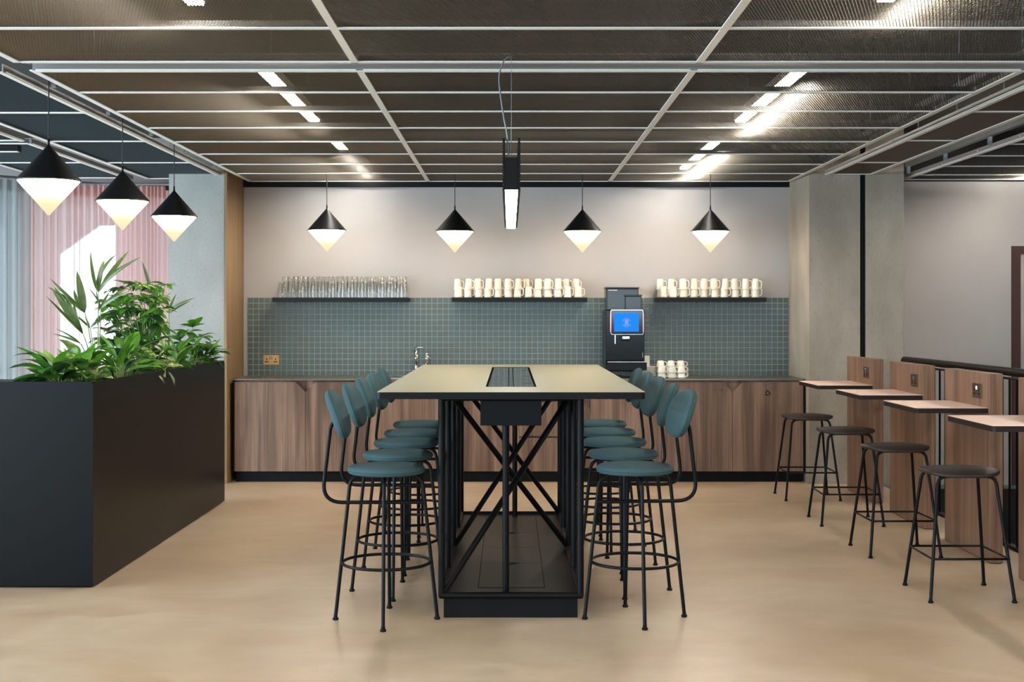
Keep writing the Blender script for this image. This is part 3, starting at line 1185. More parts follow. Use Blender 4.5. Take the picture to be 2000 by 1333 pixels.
# ------------------------------------------------------------------ sockets, taps
def socket(name, m, w=0.143, h=0.088):
    """double socket, plate in the x-z plane facing -y"""
    root = empty(name)
    MB().rbox(-w / 2, w / 2, -0.006, 0, -h / 2, h / 2, 0.002).build('plate', m, root)
    for s in (-1, 1):
        mb = MB()
        cx = s * 0.040
        mb.box(cx - 0.004, cx + 0.004, -0.0068, -0.005, -0.004, 0.016)
        mb.box(cx - 0.017, cx - 0.007, -0.0068, -0.005, -0.022, -0.012)
        mb.box(cx + 0.007, cx + 0.017, -0.0068, -0.005, -0.022, -0.012)
        mb.box(cx - 0.012, cx + 0.012, -0.0066, -0.005, -0.020, -0.013)
        mb.build('pin_holes', 'black_matt', root)
        MB().rbox(s * 0.008 - 0.0065, s * 0.008 + 0.0065, -0.010, -0.005, 0.006, 0.030, 0.002).build('rocker_switch', 'chrome', root)
        MB().lathe([(0, -0.0075), (0.003, -0.0072), (0.0035, -0.005)], 10, (s * (w / 2 - 0.012), 0, 0.026), axis='y').build('screw', 'black_metal', root)
    return root


s0 = socket('power_socket', 'brass')
s0.location = ((X(514.6, YB) + X(545.7, YB)) / 2, YB - 0.0095, (Z(694, YB) + Z(713, YB)) / 2)
tag(s0, 'brass double socket on the green tiles above the left cabinets', 'socket')

tp = empty('mixer_tap', (X(813, 11.9), 11.92, ZT))
MB().lathe([(0, 0), (0.022, 0), (0.022, 0.006), (0.016, 0.008), (0.016, 0.15), (0.0185, 0.152), (0.0185, 0.172), (0.016, 0.175), (0.016, 0.262), (0, 0.264)], 20).build('body', 'chrome', tp)
MB().tube(arc_path([(0, 0, 0.250), (0.0, -0.16, 0.250), (0.0, -0.19, 0.225)], 0.02), 0.010, 12).build('spout', 'chrome', tp)
MB().rbox(-0.004, 0.062, -0.008, 0.008, 0.252, 0.264, 0.002).build('lever', 'chrome', tp)
tag(tp, 'tall chrome mixer tap standing behind the bar table', 'tap')
tp = empty('mixer_tap', (X(834, 11.9), 11.92, ZT))
MB().lathe([(0, 0), (0.022, 0), (0.022, 0.006), (0.015, 0.008), (0.015, 0.135), (0.020, 0.140), (0.020, 0.175), (0.015, 0.18), (0.015, 0.192), (0.019, 0.194), (0.019, 0.208), (0, 0.210)], 20).build('body', 'chrome', tp)
MB().tube(arc_path([(0, 0, 0.12), (0, -0.10, 0.12), (0, -0.115, 0.10)], 0.015), 0.008, 12).build('spout', 'chrome', tp)
MB().tube([(0, 0, 0.158), (0.03, 0.0, 0.165)], 0.004, 8).build('lever', 'chrome', tp)
tag(tp, 'shorter chrome tap right of the tall tap', 'tap')


# ------------------------------------------------------------------ wall shelves and crockery
YS = 11.82
ZS = 1.593
SH = []
for (a, b, lab) in ((531.5, 797, 'black wall shelf carrying the drinking glasses'), (882, 1147.5, 'black wall shelf carrying mugs left of the coffee machine'),
                    (1283, 1497, 'black wall shelf carrying mugs right of the coffee machine')):
    x0, x1 = X(a, YS), X(b, YS)
    root = empty('wall_shelf', ((x0 + x1) / 2, YB - 0.01, ZS))
    h = (x1 - x0) / 2
    MB().rbox(-h, h, YS - (YB - 0.01), 0, -0.036, 0, 0.0015).build('shelf_board', 'black_satin', root)
    for sx_ in (-1, 1):
        MB().box(sx_ * h * 0.8 - 0.01, sx_ * h * 0.8 + 0.01, -0.006, 0.004, -0.030, -0.006).build('fixing_plate', 'black_metal', root)
    tag(root, lab, 'shelf', 'black wall shelves')
    SH.append((x0, x1))


def make_glass():
    root = empty('drinking_glass')
    H = 0.142
    # upside-down beaker: mouth below
    prof = [(0.0405, 0.0), (0.040, 0.04), (0.0345, 0.09), (0.033, 0.095), (0.0305, H - 0.004), (0.028, H), (0.0, H)]
    MB().lathe(prof, 20).build('wall', 'drinking_glass', root)
    MB().lathe([(0.0, H - 0.012), (0.027, H - 0.012), (0.0285, H - 0.006)], 20).build('base', 'drinking_glass', root)
    return root


g0 = make_glass()
first = True
nst = 13
gx0, gx1 = SH[0][0] + 0.075, SH[0][1] - 0.075
for row, yy in ((0, YS + 0.055), (1, YS + 0.145)):
    for k in range(nst):
        for lv in range(2):
            if row == 0 and lv == 1 and k == 0:
                continue
            o = g0 if first else copy_tree(g0)
            first = False
            jit = 0.004 * math.sin(k * 5.1 + row * 2 + lv)
            o.location = (gx0 + (gx1 - gx0) * k / (nst - 1) + jit + (0.018 if row else 0), yy, ZS + 0.0005 + lv * 0.047)
            o.rotation_euler.z = k * 0.4
            tag(o, 'clear drinking glass, %s of %s stack from left, %s row' % (('lower', 'upper')[lv], ORD[k], ('front', 'back')[row]), 'glass', 'upturned glasses on the wall shelf')


def make_mug(name, m, R0, R1, H, hr):
    """mug turned upside down, handle towards +x"""
    root = empty(name)
    prof = [(R0 - 0.004, 0.0), (R0, 0.001), (R0 - 0.0005, 0.01), (R1 + (R0 - R1) * 0.35, H * 0.6), (R1, H - 0.006), (R1 - 0.004, H - 0.001), (R1 - 0.008, H), (R1 - 0.010, H - 0.002), (0, H - 0.002)]
    prof2 = [(R0 - 0.004, 0.0), (R1 - 0.004, H - 0.008), (0, H - 0.008)]
    MB().lathe(prof, 24).lathe(prof2, 24).build('body', m, root)
    rm = (R0 + R1) / 2
    path = arc_path([(rm - 0.003, 0, H * 0.20), (rm + hr, 0, H * 0.20), (rm + hr, 0, H * 0.78), (rm - 0.006, 0, H * 0.82)], hr * 0.75, 5)
    MB().tube(path, 0.0042, 8).build('handle', m, root)
    return root


mug0 = make_mug('mug', 'ceramic', 0.0355, 0.0295, 0.100, 0.024)
first = True
for si, (ncol, words) in ((1, (13, 'on the middle shelf')), (2, (10, 'on the right shelf'))):
    x0, x1 = SH[si][0] + 0.06, SH[si][1] - 0.085
    for row, yy in ((0, YS + 0.055), (1, YS + 0.15)):
        for k in range(ncol):
            single = (si == 1 and k in (0, 7, 11, 12)) or (si == 2 and k in (0, 1))
            for lv in range(2):
                if row == 0 and lv == 1 and single:
                    continue
                if row == 1 and lv == 0 and not single:
                    continue
                if row == 1 and not single and k % 3:
                    continue
                if row == 1 and not single:
                    continue
                o = mug0 if first else copy_tree(mug0)
                first = False
                jit = 0.004 * math.sin(k * 3.7 + si + lv * 1.9)
                o.location = (x0 + (x1 - x0) * k / (ncol - 1) + jit - (0.012 if row else 0), yy, ZS + 0.0005 + lv * 0.069)
                o.rotation_euler = (0, math.radians(2.5) * math.sin(k * 2.3) * lv, -0.25 + 0.35 * math.sin(k * 1.7 + lv * 2.1 + row))
                tag(o, 'cream mug %s, %s of %s stack from left, %s row' % (words, ('lower', 'upper')[lv], ORD[k], ('front', 'back')[row]), 'mug', 'cream mugs ' + words)

cup0 = make_mug('coffee_cup', 'ceramic_white', 0.039, 0.029, 0.060, 0.022)
first = True
for row, yy, cxs in ((0, 11.60, (1292.5, 1313, 1331)), (1, 11.70, (1290, 1310.5, 1329.5))):
    for k, px in enumerate(cxs):
        for lv in range(2 + row):
            o = cup0 if first else copy_tree(cup0)
            first = False
            o.location = (X(px, yy), yy, ZT + 0.0005 + lv * 0.044)
            o.rotation_euler.z = -0.15 - 0.2 * ((k + lv) % 2)
            lvn = ('bottom', 'top')[lv] if row == 0 else ('bottom', 'middle', 'top')[lv]
            tag(o, 'white coffee cup on the worktop, %s of the %s %s stack' % (lvn, ('left', 'middle', 'right')[k], ('front', 'back')[row]), 'cup', 'coffee cups on the worktop')

sau_me = MB().lathe([(0.0, 0.0), (0.045, 0.0), (0.05, 0.003), (0.074, 0.010), (0.075, 0.012), (0.072, 0.0125), (0.048, 0.006), (0.0, 0.005)], 28).mesh('saucer')
sau_me.materials.append(MATS['ceramic_white'])
for k in range(9):
    o = place('saucer', sau_me, None, None, (X(1266, 11.66), 11.66, ZT + 0.0005 + k * 0.0108))
    tag(o, 'white saucer, %s from the bottom of the pile beside the coffee machine' % ORD[k], 'saucer', 'pile of saucers on the worktop')
cd = empty('cup_carton', (X(1263.5, 11.9), 11.9, ZT))
MB().rbox(-0.022, 0.022, -0.03, 0.03, 0, 0.185, 0.001).build('box', 'white_plastic', cd)
MB().box(-0.020, 0.020, -0.0305, 0.0305, 0.150, 0.153).build('lid_seam', 'ceramic', cd)
tag(cd, 'small white carton standing between coffee machine and saucers', 'carton')


# ------------------------------------------------------------------ coffee machine
YM = 11.60
cm = empty('coffee_machine', (X(1222, YM), 11.78, ZT))
ox, oy = cm.location.x, cm.location.y


def mx(px):
    return X(px, YM) - ox


def mz(py):
    return Z(py, YM) - ZT


MB().rbox(mx(1184), mx(1260), -0.12, 0.22, mz(706), mz(606), 0.006).build('body', 'machine_black', cm)
MB().rbox(mx(1184) - 0.004, mx(1184) + 0.004, -0.115, 0.215, mz(716), mz(609), 0.002).build('side_panel', 'machine_side', cm)
MB().rbox(mx(1186), mx(1258), -0.06, 0.21, mz(727), mz(704), 0.004).build('lower_body', 'machine_black', cm)
tray = MB().rbox(mx(1186), mx(1263), -0.20, -0.02, mz(724), mz(708), 0.004).build('drip_tray', 'black_satin', cm)
MB().box(mx(1186), mx(1262), -0.203, -0.199, mz(708.3), mz(706.3)).build('tray_trim', 'chrome', tray)
g = MB()
for k in range(14):
    x = mx(1189) + (mx(1260) - mx(1189)) * k / 13
    g.box(x - 0.003, x + 0.003, -0.195, -0.03, mz(708), mz(706.8))
g.build('grille', 'black_metal', tray)
for (a, b) in ((1190, -0.1), (1257, -0.1), (1190, 0.18), (1257, 0.18)):
    MB().lathe([(0, 0.001), (0.016, 0.001), (0.014, 0.03), (0, 0.03)], 14, (mx(a), b, 0)).build('foot', 'black_metal', cm)
hp = MB().rbox(mx(1184.5), mx(1249), -0.10, 0.12, mz(606), mz(564), 0.005).build('bean_hopper', 'hopper', cm)
MB().rbox(mx(1183), mx(1250), -0.105, 0.125, mz(564), mz(561), 0.002).build('hopper_lid', 'machine_black', hp)
MB().box(mx(1186.5), mx(1188), -0.1025, -0.0995, mz(604), mz(566)).build('edge_highlight', 'machine_side', hp)
MB().box(mx(1189), mx(1207), -0.1022, -0.0995, mz(567.3), mz(566.4)).build('printed_strip', 'white_plastic', hp)
hp2 = MB().rbox(mx(1222), mx(1253.5), -0.14, -0.02, mz(606), mz(579), 0.004).build('powder_hopper', 'hopper', cm)
MB().rbox(mx(1221), mx(1254.5), -0.143, -0.015, mz(579), mz(576), 0.002).build('hopper_lid', 'machine_black', hp2)
scr = empty('screen_unit', (0, 0, 0))
scr.parent = cm
ys = -0.165
MB().prism(rrect(mx(1193), mx(1257), mz(654), mz(605.5), 0.014), ys, ys + 0.03, 'y').build('bezel', 'chrome', scr)
MB().prism(rrect(mx(1193.7), mx(1256.3), mz(653.3), mz(606.2), 0.013), ys - 0.001, ys + 0.02, 'y').build('front_glass', 'gloss_black', scr)
MB().box(mx(1200), mx(1248), ys - 0.0016, ys, mz(648), mz(612)).build('display', 'screen_blue', scr)
for (a, b) in ((1191.3, 1193.4), (1256.6, 1258.6)):
    MB().rbox(mx(a), mx(b), ys + 0.004, ys + 0.035, mz(649), mz(612), 0.002).build('light_bar', 'red_light_bar', scr)
# emblem on the display: a figure made of ring and bell, ringed by small letters
ex, ez = mx(1224), mz(630.3)
s = 0.0148 / 0.0148
em = MB()
ring = [(ex + 0.0135 * math.cos(a), ys - 0.0022, ez + 0.010 + 0.0135 * math.sin(a)) for a in [2 * PI * k / 20 for k in range(20)]]
em.tube(ring, 0.0016, 6, closed=True)
ring = [(ex + 0.006 * math.cos(a), ys - 0.0022, ez + 0.010 + 0.006 * math.sin(a)) for a in [2 * PI * k / 14 for k in range(14)]]
em.tube(ring, 0.0016, 6, closed=True)
em.tube([(ex - 0.010, ys - 0.0022, ez), (ex - 0.0165, ys - 0.0022, ez - 0.024), (ex + 0.0165, ys - 0.0022, ez - 0.024), (ex + 0.010, ys - 0.0022, ez)], 0.0016, 6)
em.tube([(ex - 0.006, ys - 0.0022, ez - 0.006), (ex - 0.006, ys - 0.0022, ez - 0.019)], 0.0016, 6)
em.tube([(ex + 0.006, ys - 0.0022, ez - 0.006), (ex + 0.006, ys - 0.0022, ez - 0.019)], 0.0016, 6)
for (a0, a1, n) in ((155, 25, 11), (205, 335, 8)):
    for k in range(n):
        a = math.radians(a0 + (a1 - a0) * k / (n - 1))
        cx_, cz_ = ex + 0.036 * math.cos(a), ez - 0.002 + 0.036 * math.sin(a)
        em.box(cx_ - 0.0021, cx_ + 0.0021, ys - 0.0024, ys - 0.0016, cz_ - 0.0021, cz_ + 0.0021)
em.build('emblem', 'logo_ink', scr)
MB().tube([(mx(1202.5), -0.15, mz(655)), (mx(1202.5), -0.15, mz(672))], 0.0075, 14).build('milk_spout', 'chrome', cm)
do = MB().rbox(mx(1213), mx(1231), -0.155, -0.11, mz(666), mz(653), 0.004).build('coffee_outlet', 'black_satin', cm)
MB().box(mx(1216), mx(1230), -0.1575, -0.154, mz(662.5), mz(657.5)).build('outlet_badge', 'chrome', do)
for k in range(6):
    MB().box(mx(1256.0), mx(1257.0), -0.1215, -0.119, mz(699 - k * 1.6), mz(699 - k * 1.6) + 0.005).build('printed_mark', 'white_plastic', cm)
tag(cm, 'black coffee machine with a blue touchscreen on the worktop', 'coffee machine')
kb = empty('knock_box', (X(1205, 11.52), 11.53, ZT))
MB().lathe([(0, 0), (0.036, 0), (0.04, 0.03), (0.036, 0.032), (0.0, 0.032)], 20).build('bowl', 'gloss_black', kb)
MB().lathe([(0.0, 0.032), (0.012, 0.032), (0.012, 0.04), (0, 0.042)], 14).build('knob', 'gloss_black', kb)
tag(kb, 'small black lidded pot at the foot of the coffee machine', 'pot')


# ------------------------------------------------------------------ bar table
TY0, TY1 = 5.945, 9.15
TCX = 0.006
TZ = 1.097
bt = empty('bar_table', (TCX, (TY0 + TY1) / 2, 0))
by = bt.location.y
PX0, PX1, PY0, PY1 = -0.121, 0.123, 6.37 - by, 8.76 - by       # power slot
hl = (TY1 - TY0) / 2


def ring_slab(mb, outer, inner, z0, z1):
    """slab with a rectangular hole; outer/inner lists of 2-D points matched by angle"""
    no, ni = len(outer), len(inner)
    vs = [(p[0], p[1], z1) for p in outer] + [(p[0], p[1], z1) for p in inner] + [(p[0], p[1], z0) for p in outer] + [(p[0], p[1], z0) for p in inner]
    fs = []
    q = no // 4
    for k in range(no):
        a, b = k, (k + 1) % no
        ia = (k // q) % 4
        ib = (((k + 1) % no) // q) % 4
        if ia == ib:
            fs.append((a, b, no + ia))
            fs.append((no + ni + b, no + ni + a, no + ni + no + ia))
        else:
            fs.append((a, b, no + ib, no + ia))
            fs.append((no + ni + b, no + ni + a, no + ni + no + ia, no + ni + no + ib))
        fs.append((no + ni + a, no + ni + b, b, a))
    for k in range(4):
        l = (k + 1) % 4
        fs.append((no + k, no + l, no + ni + no + l, no + ni + no + k))
    mb.add(vs, fs)
    return mb


inner = [(PX1, PY0), (PX1, PY1), (PX0, PY1), (PX0, PY0)]
outer = rrect(-0.6, 0.6, -hl, hl, 0.018, 5)
top = ring_slab(MB(), outer, inner, TZ - 0.0015, TZ).build('table_top', 'table_cream', bt)
ring_slab(MB(), rrect(-0.6, 0.6, -hl, hl, 0.018, 5), inner, TZ - 0.032, TZ - 0.0016).build('edge_band', 'edge_black', bt)
# flush power unit in the top
pu = empty('power_unit', (0, 0, 0))
pu.parent = bt
MB().box(PX0, PX1, PY0, PY1, TZ - 0.06, TZ - 0.028).build('tray', 'black_matt', pu)
nfl = 6
for s in (-1, 1):
    for k in range(3):
        a = PY0 + 0.015 + (PY1 - PY0 - 0.03) * k / 3
        b = PY0 + 0.015 + (PY1 - PY0 - 0.03) * (k + 1) / 3 - 0.012
        x0, x1 = (0.016, PX1 - 0.012) if s > 0 else (PX0 + 0.012, -0.014)
        fl = MB().box(x0, x1, a, b, TZ - 0.010, TZ - 0.004).build('flap', 'gloss_dark', pu)
        xm = x1 - 0.03 if s > 0 else x0 + 0.03
        MB().prism([(xm - 0.022, (a + b) / 2 - 0.02), (xm + 0.022, (a + b) / 2), (xm - 0.022, (a + b) / 2 + 0.02)] if s < 0 else [(xm + 0.022, (a + b) / 2 - 0.02), (xm + 0.022, (a + b) / 2 + 0.02), (xm - 0.022, (a + b) / 2)], TZ - 0.0040, TZ - 0.0036).build('finger_notch', 'black_matt' if s > 0 else 'machine_side', fl)
MB().box(-0.008, 0.010, PY0 + 0.01, PY1 - 0.01, TZ - 0.010, TZ - 0.004).build('centre_strip', 'gloss_dark', pu)
BRX = 0.33
rt = 0.016
posts = [6.325 - by, 6.97 - by, 7.63 - by, 8.28 - by, 8.92 - by]
ZB, ZTOP = 0.108, 1.048
for s in (-1, 1):
    for k, y in enumerate(posts):
        MB().tube([(s * BRX, y, ZB), (s * BRX, y, ZTOP)], rt, 16).build('post', 'black_metal', bt)
    for z in (ZB, ZTOP):
        MB().tube([(s * BRX, posts[0], z), (s * BRX, posts[-1], z)], rt, 14).build('side_rail', 'black_metal', bt)
for y in (posts[0], posts[-1]):
    for z in (ZB, ZTOP):
        MB().tube([(-BRX - 0.010, y, z), (BRX + 0.010, y, z)], rt, 14).build('end_rail', 'black_metal', bt)
for (a, b, za, zb) in ((0, 1, ZB, ZTOP), (1, 2, ZTOP, ZB), (2, 3, ZB, ZTOP), (3, 4, ZTOP, ZB)):
    MB().tube([(-BRX, posts[a], za), (BRX, posts[b], zb)], 0.0155, 14).build('diagonal_brace', 'black_metal', bt)
MB().tube([(-0.025, 6.42 - by, 0.10), (-0.025, 6.42 - by, 0.93)], 0.0165, 16).build('centre_post', 'black_metal', bt)
MB().tube([(0.028, 8.83 - by, 0.10), (0.028, 8.83 - by, 0.93)], 0.0165, 16).build('centre_post', 'black_metal', bt)
MB().rbox(-0.146, 0.146, 6.36 - by, 8.78 - by, 0.912, TZ - 0.06, 0.001).build('cable_box', 'edge_black', bt)
MB().tube([(-0.115, 6.357 - by, 1.046), (-0.09, 6.35 - by, 1.036), (-0.05, 6.348 - by, 1.034), (-0.02, 6.352 - by, 1.040), (0.0, 6.357 - by, 1.047)], 0.002, 6).build('loose_cable', 'cord_black', bt)
base = MB().box(-0.32, 0.317, 6.335 - by, 8.90 - by, 0.0, 0.092).build('plinth', 'black_matt', bt)
MB().box(-0.32, 0.32, 6.33 - by, 8.91 - by, 0.093, 0.104).build('base_plate', 'bronze_plate', bt)
MB().box(-0.162, 0.167, 6.514 - by, 8.776 - by, 0.104, 0.1046).build('panel_recess', 'black_matt', bt)
pys = [6.52, 7.15, 7.64, 8.14, 8.77]
for a, b in zip(pys[:-1], pys[1:]):
    pn = MB().box(-0.158, 0.163, a - by + 0.002, b - by - 0.002, 0.1046, 0.1065).build('access_panel', 'bronze_plate', bt)
    if a in (6.52, 7.64):
        yb_ = b - by
        MB().prism([(0.0, yb_ - 0.045), (0.05, yb_), (0.0, yb_ + 0.02), (-0.015, yb_ - 0.01)], 0.1066, 0.1072).build('finger_hole', 'black_matt', pn)
tag(bt, 'long cream-topped bar table on a black cross-braced tubular frame', 'table')


# ------------------------------------------------------------------ bar chairs
def make_bar_chair():
    """seat centre at the origin in plan; backrest on the -x side"""
    root = empty('bar_chair')
    ZSEAT = 0.712
    R = 0.183
    prof = [(0.0, ZSEAT - 0.020), (R - 0.03, ZSEAT - 0.020), (R - 0.010, ZSEAT - 0.018), (R - 0.003, ZSEAT - 0.012), (R, ZSEAT - 0.004), (R, ZSEAT + 0.003), (R - 0.004, ZSEAT + 0.011), (R - 0.016, ZSEAT + 0.018), (R - 0.06, ZSEAT + 0.023), (0.0, ZSEAT + 0.025)]
    st = MB().lathe(prof, 40).build('seat', 'teal_fabric', root)
    seam = [((R + 0.0002) * math.cos(a), (R + 0.0002) * math.sin(a), ZSEAT - 0.002) for a in [2 * PI * k / 40 for k in range(40)]]
    MB().tube(seam, 0.0018, 5, closed=True).build('seam', 'teal_piping', st)
    for k in range(4):
        a = k * PI / 2
        c, s = math.cos(a), math.sin(a)

        def q(r, z):
            return (r * c, r * s, z)
        path = arc_path([q(0.05, ZSEAT - 0.030), q(0.168, ZSEAT - 0.030), q(0.240, 0.012)], 0.055, 7)
        lg = MB().tube(path, 0.0088, 10).build('leg', 'black_metal', root)
        MB().lathe([(0, 0.0), (0.013, 0.0), (0.0145, 0.004), (0.0145, 0.009), (0.010, 0.012), (0.0095, 0.022), (0, 0.022)], 14, q(0.2395, 0)).build('foot_cap', 'black_matt', lg)
    ring = [(0.2065 * math.cos(a), 0.2065 * math.sin(a), 0.273) for a in [2 * PI * k / 40 for k in range(40)]]
    MB().tube(ring, 0.0075, 8, closed=True).build('foot_ring', 'black_metal', root)
    bx, bz = -0.232, 0.972                       # pad centre
    tilt = math.radians(19)
    # frame hoop under the seat, up behind the sitter
    path = arc_path([(0.185, 0, 0.555), (-0.305, 0, 0.555), (-0.262, 0, 0.925), (-0.21, 0, 0.955)], [0.10, 0.045], 8)
    MB().tube(path, 0.0092, 10).build('back_frame', 'black_metal', root)
    # backrest pad: an ellipse, gently curved round the sitter
    A, B, T = 0.184, 0.119, 0.029
    vs, fs = [], []
    layers = [(0.0, 1.0), (0.4, 0.985), (0.68, 0.93), (0.84, 0.83), (0.93, 0.68), (0.98, 0.45), (1.0, 0.12), (1.0, 0.0)]
    NS = 40
    def pad_pt(rho, h, a):
        ca, sa = math.cos(a), math.sin(a)
        y = A * rho * math.copysign(abs(ca) ** 0.80, ca)
        w = B * rho * math.copysign(abs(sa) ** 0.80, sa)
        x = h * T
        x += 0.55 * y * y          # ends wrap forward
        px_ = bx + x * math.cos(tilt) - w * math.sin(tilt)
        pz_ = bz + x * math.sin(tilt) * 0.4 + w * math.cos(tilt)
        return (px_, y, pz_)
    rings = []
    for side in (1, -1):
        ls = layers if side == 1 else layers[-2::-1]
        for (rho, h) in ls:
            rings.append((rho, h * side))
    for (rho, h) in rings:
        for k in range(NS):
            vs.append(pad_pt(rho, h, 2 * PI * k / NS))
    for i in range(len(rings) - 1):
        for k in range(NS):
            l = (k + 1) % NS
            fs.append((i * NS + k, i * NS + l, (i + 1) * NS + l, (i + 1) * NS + k))
    bk = MB().add(vs, fs, True).build('backrest', 'teal_fabric', root)
    seam = [pad_pt(1.004, -0.0, 2 * PI * k / NS) for k in range(NS)]
    MB().tube(seam, 0.0022, 5, closed=True).build('seam', 'teal_piping', bk)
    return root


bc = make_bar_chair()
LY = [6.295, 6.93, 7.575, 8.18, 8.83]
RY = [6.325, 6.975, 7.63, 8.26, 8.88]
lx = [-0.583, -0.582, -0.590, -0.588, -0.590]
rx = [0.594, 0.597, 0.600, 0.597, 0.597]
place_word = ['nearest the camera', 'second from the camera', 'third from the camera', 'fourth from the camera', 'farthest from the camera']
lrot = [0.03, -0.02, 0.04, -0.05, 0.02]
rrot = [0.10, -0.06, 0.10, 0.06, -0.03]
n = 0
for side in (0, 1):
    for k in range(5):
        o = bc if n == 0 else copy_tree(bc)
        n += 1
        if side == 0:
            o.location = (lx[k], LY[k], 0)
            o.rotation_euler.z = lrot[k]
        else:
            o.location = (rx[k], RY[k], 0)
            o.rotation_euler.z = PI + rrot[k]
        tag(o, 'teal upholstered bar chair on the %s of the bar table, %s' % (('left', 'right')[side], place_word[k]), 'bar chair', 'teal bar chairs at the bar table')


# ------------------------------------------------------------------ perch tables, stools, railing on the right
PXL = 2.778
PF = [10.16, 8.93, 7.70, 6.47]
pos_word = ['farthest, by the pillar', 'third from the right edge', 'second from the right edge', 'cut by the right edge']
sk0 = None
for k, yf in enumerate(PF):
    root = empty('perch_table', (PXL, yf, 0))
    MB().rbox(0, 0.075, 0, 0.80, 0.004, 1.10, 0.002).build('upright_panel', 'walnut_panel', root)
    MB().box(0.006, 0.069, 0.006, 0.794, 0.0, 0.004).build('shadow_base', 'black_matt', root)
    outl = rrect(-0.42, 0.0, 0.03, 0.71, 0.022, 5)
    q = len(outl) // 4
    # square corners where the top meets the panel
    outl = [(-0.42 + 0.02, 0.03), (0, 0.03), (0, 0.71), (-0.42 + 0.02, 0.71)] + [(-0.42 + 0.02 - 0.02 * math.sin(t), 0.71 - 0.02 + 0.02 * math.cos(t)) for t in (0.3, 0.8, 1.2, PI / 2)] + [(-0.42 + 0.02 - 0.02 * math.cos(t), 0.03 + 0.02 - 0.02 * math.sin(t)) for t in (0.0, 0.3, 0.8, 1.2)]
    MB().prism(outl, 0.8975, 0.9).build('table_top', 'table_pink', root)
    MB().prism(outl, 0.869, 0.8974).build('edge_band', 'edge_brown', root)
    tag(root, 'walnut perch table with a pink top, %s' % pos_word[k], 'table', 'perch tables along the stair railing')
    so = socket('power_socket', 'bronze', 0.148, 0.088)
    so.location = (PXL, yf + 0.205, 0.990)
    so.rotation_euler = (0, 0, -PI / 2)
    tag(so, 'bronze double socket on the walnut upright %s' % pos_word[k], 'socket', 'sockets on the walnut uprights')


def make_stool():
    root = empty('counter_stool')
    # saddle seat
    N = 18
    hx, hy = 0.194, 0.172
    vs, fs = [], []
    top, bot = {}, {}
    rads = [0.0, 0.3, 0.55, 0.75, 0.88, 0.96, 1.0]
    NS = 44

    def outline(a):
        c, s = math.cos(a), math.sin(a)
        e = 2.0 / 2.9
        return (hx * math.copysign(abs(c) ** e, c), hy * math.copysign(abs(s) ** e, s))

    def surf(u, v):
        # waterfall front and back, ends flicked up a little then down
        z = 0.664
        z -= 0.030 * max(0.0, abs(v / hy) - 0.35) ** 2 / 0.42
        z -= 0.016 * (abs(u / hx)) ** 2.2
        z -= 0.006 * math.cos(u / hx * PI / 2) * math.cos(v / hy * PI / 2)
        return z
    for layer in (0, 1):
        for r in rads:
            for k in range(NS):
                ox_, oy_ = outline(2 * PI * k / NS)
                u, v = ox_ * r, oy_ * r
                th = 0.034 * (1 - 0.62 * r ** 8)
                z = surf(u, v)
                vs.append((u, v, z if layer == 0 else z - th))
    n1 = len(rads) * NS
    for i in range(len(rads) - 1):
        for k in range(NS):
            l = (k + 1) % NS
            a, b, c, d = i * NS + k, i * NS + l, (i + 1) * NS + l, (i + 1) * NS + k
            fs.append((d, c, b, a)[::-1] if False else (a, d, c, b))
            fs.append((n1 + a, n1 + b, n1 + c, n1 + d))
    e0 = (len(rads) - 1) * NS
    for k in range(NS):
        l = (k + 1) % NS
        fs.append((e0 + k, n1 + e0 + k, n1 + e0 + l, e0 + l))
    MB().add(vs, fs, True).build('seat', 'leather', root)
    for s in (-1, 1):
        yt, yb_ = s * 0.130, s * 0.216
        path = arc_path([(-0.210, yb_, 0.012), (-0.145, yt, 0.622), (0.145, yt, 0.622), (0.210, yb_, 0.012)], 0.045, 7)
        fr = MB().tube(path, 0.0085, 10).build('leg_frame', 'black_metal', root)
        for sx in (-1, 1):
            MB().lathe([(0, 0.0), (0.012, 0.0), (0.0135, 0.004), (0.0135, 0.009), (0.0095, 0.012), (0.009, 0.022), (0, 0.022)], 14, (sx * 0.2095, yb_, 0)).build('foot_cap', 'black_matt', fr)
    t = (0.622 - 0.215) / (0.622 - 0.012)
    fx, fy = 0.145 + 0.065 * t + 0.004, 0.130 + 0.086 * t + 0.004
    MB().tube([(-fx, -fy, 0.215), (fx, -fy, 0.215), (fx, fy, 0.215), (-fx, fy, 0.215)], 0.006, 8, closed=True).build('foot_rail', 'black_metal', root)
    MB().box(-0.12, 0.12, -0.135, 0.135, 0.626, 0.634).build('seat_plate', 'black_metal', root)
    return root


st = make_stool()
SP = [(2.314, 6.87, 0.0, 'dark leather counter stool nearest the camera on the right'),
      (2.340, 8.095, 0.02, 'dark leather counter stool second from the camera'),
      (2.335, 9.26, -0.02, 'dark leather counter stool third from the camera'),
      (2.345, 10.50, 0.0, 'dark leather counter stool farthest back, beside the right pillar')]
for k, (x, y, r, lab) in enumerate(SP):
    o = st if k == 0 else copy_tree(st)
    o.location = (x, y, 0)
    o.rotation_euler.z = r
    tag(o, lab, 'stool', 'leather stools at the perch tables')

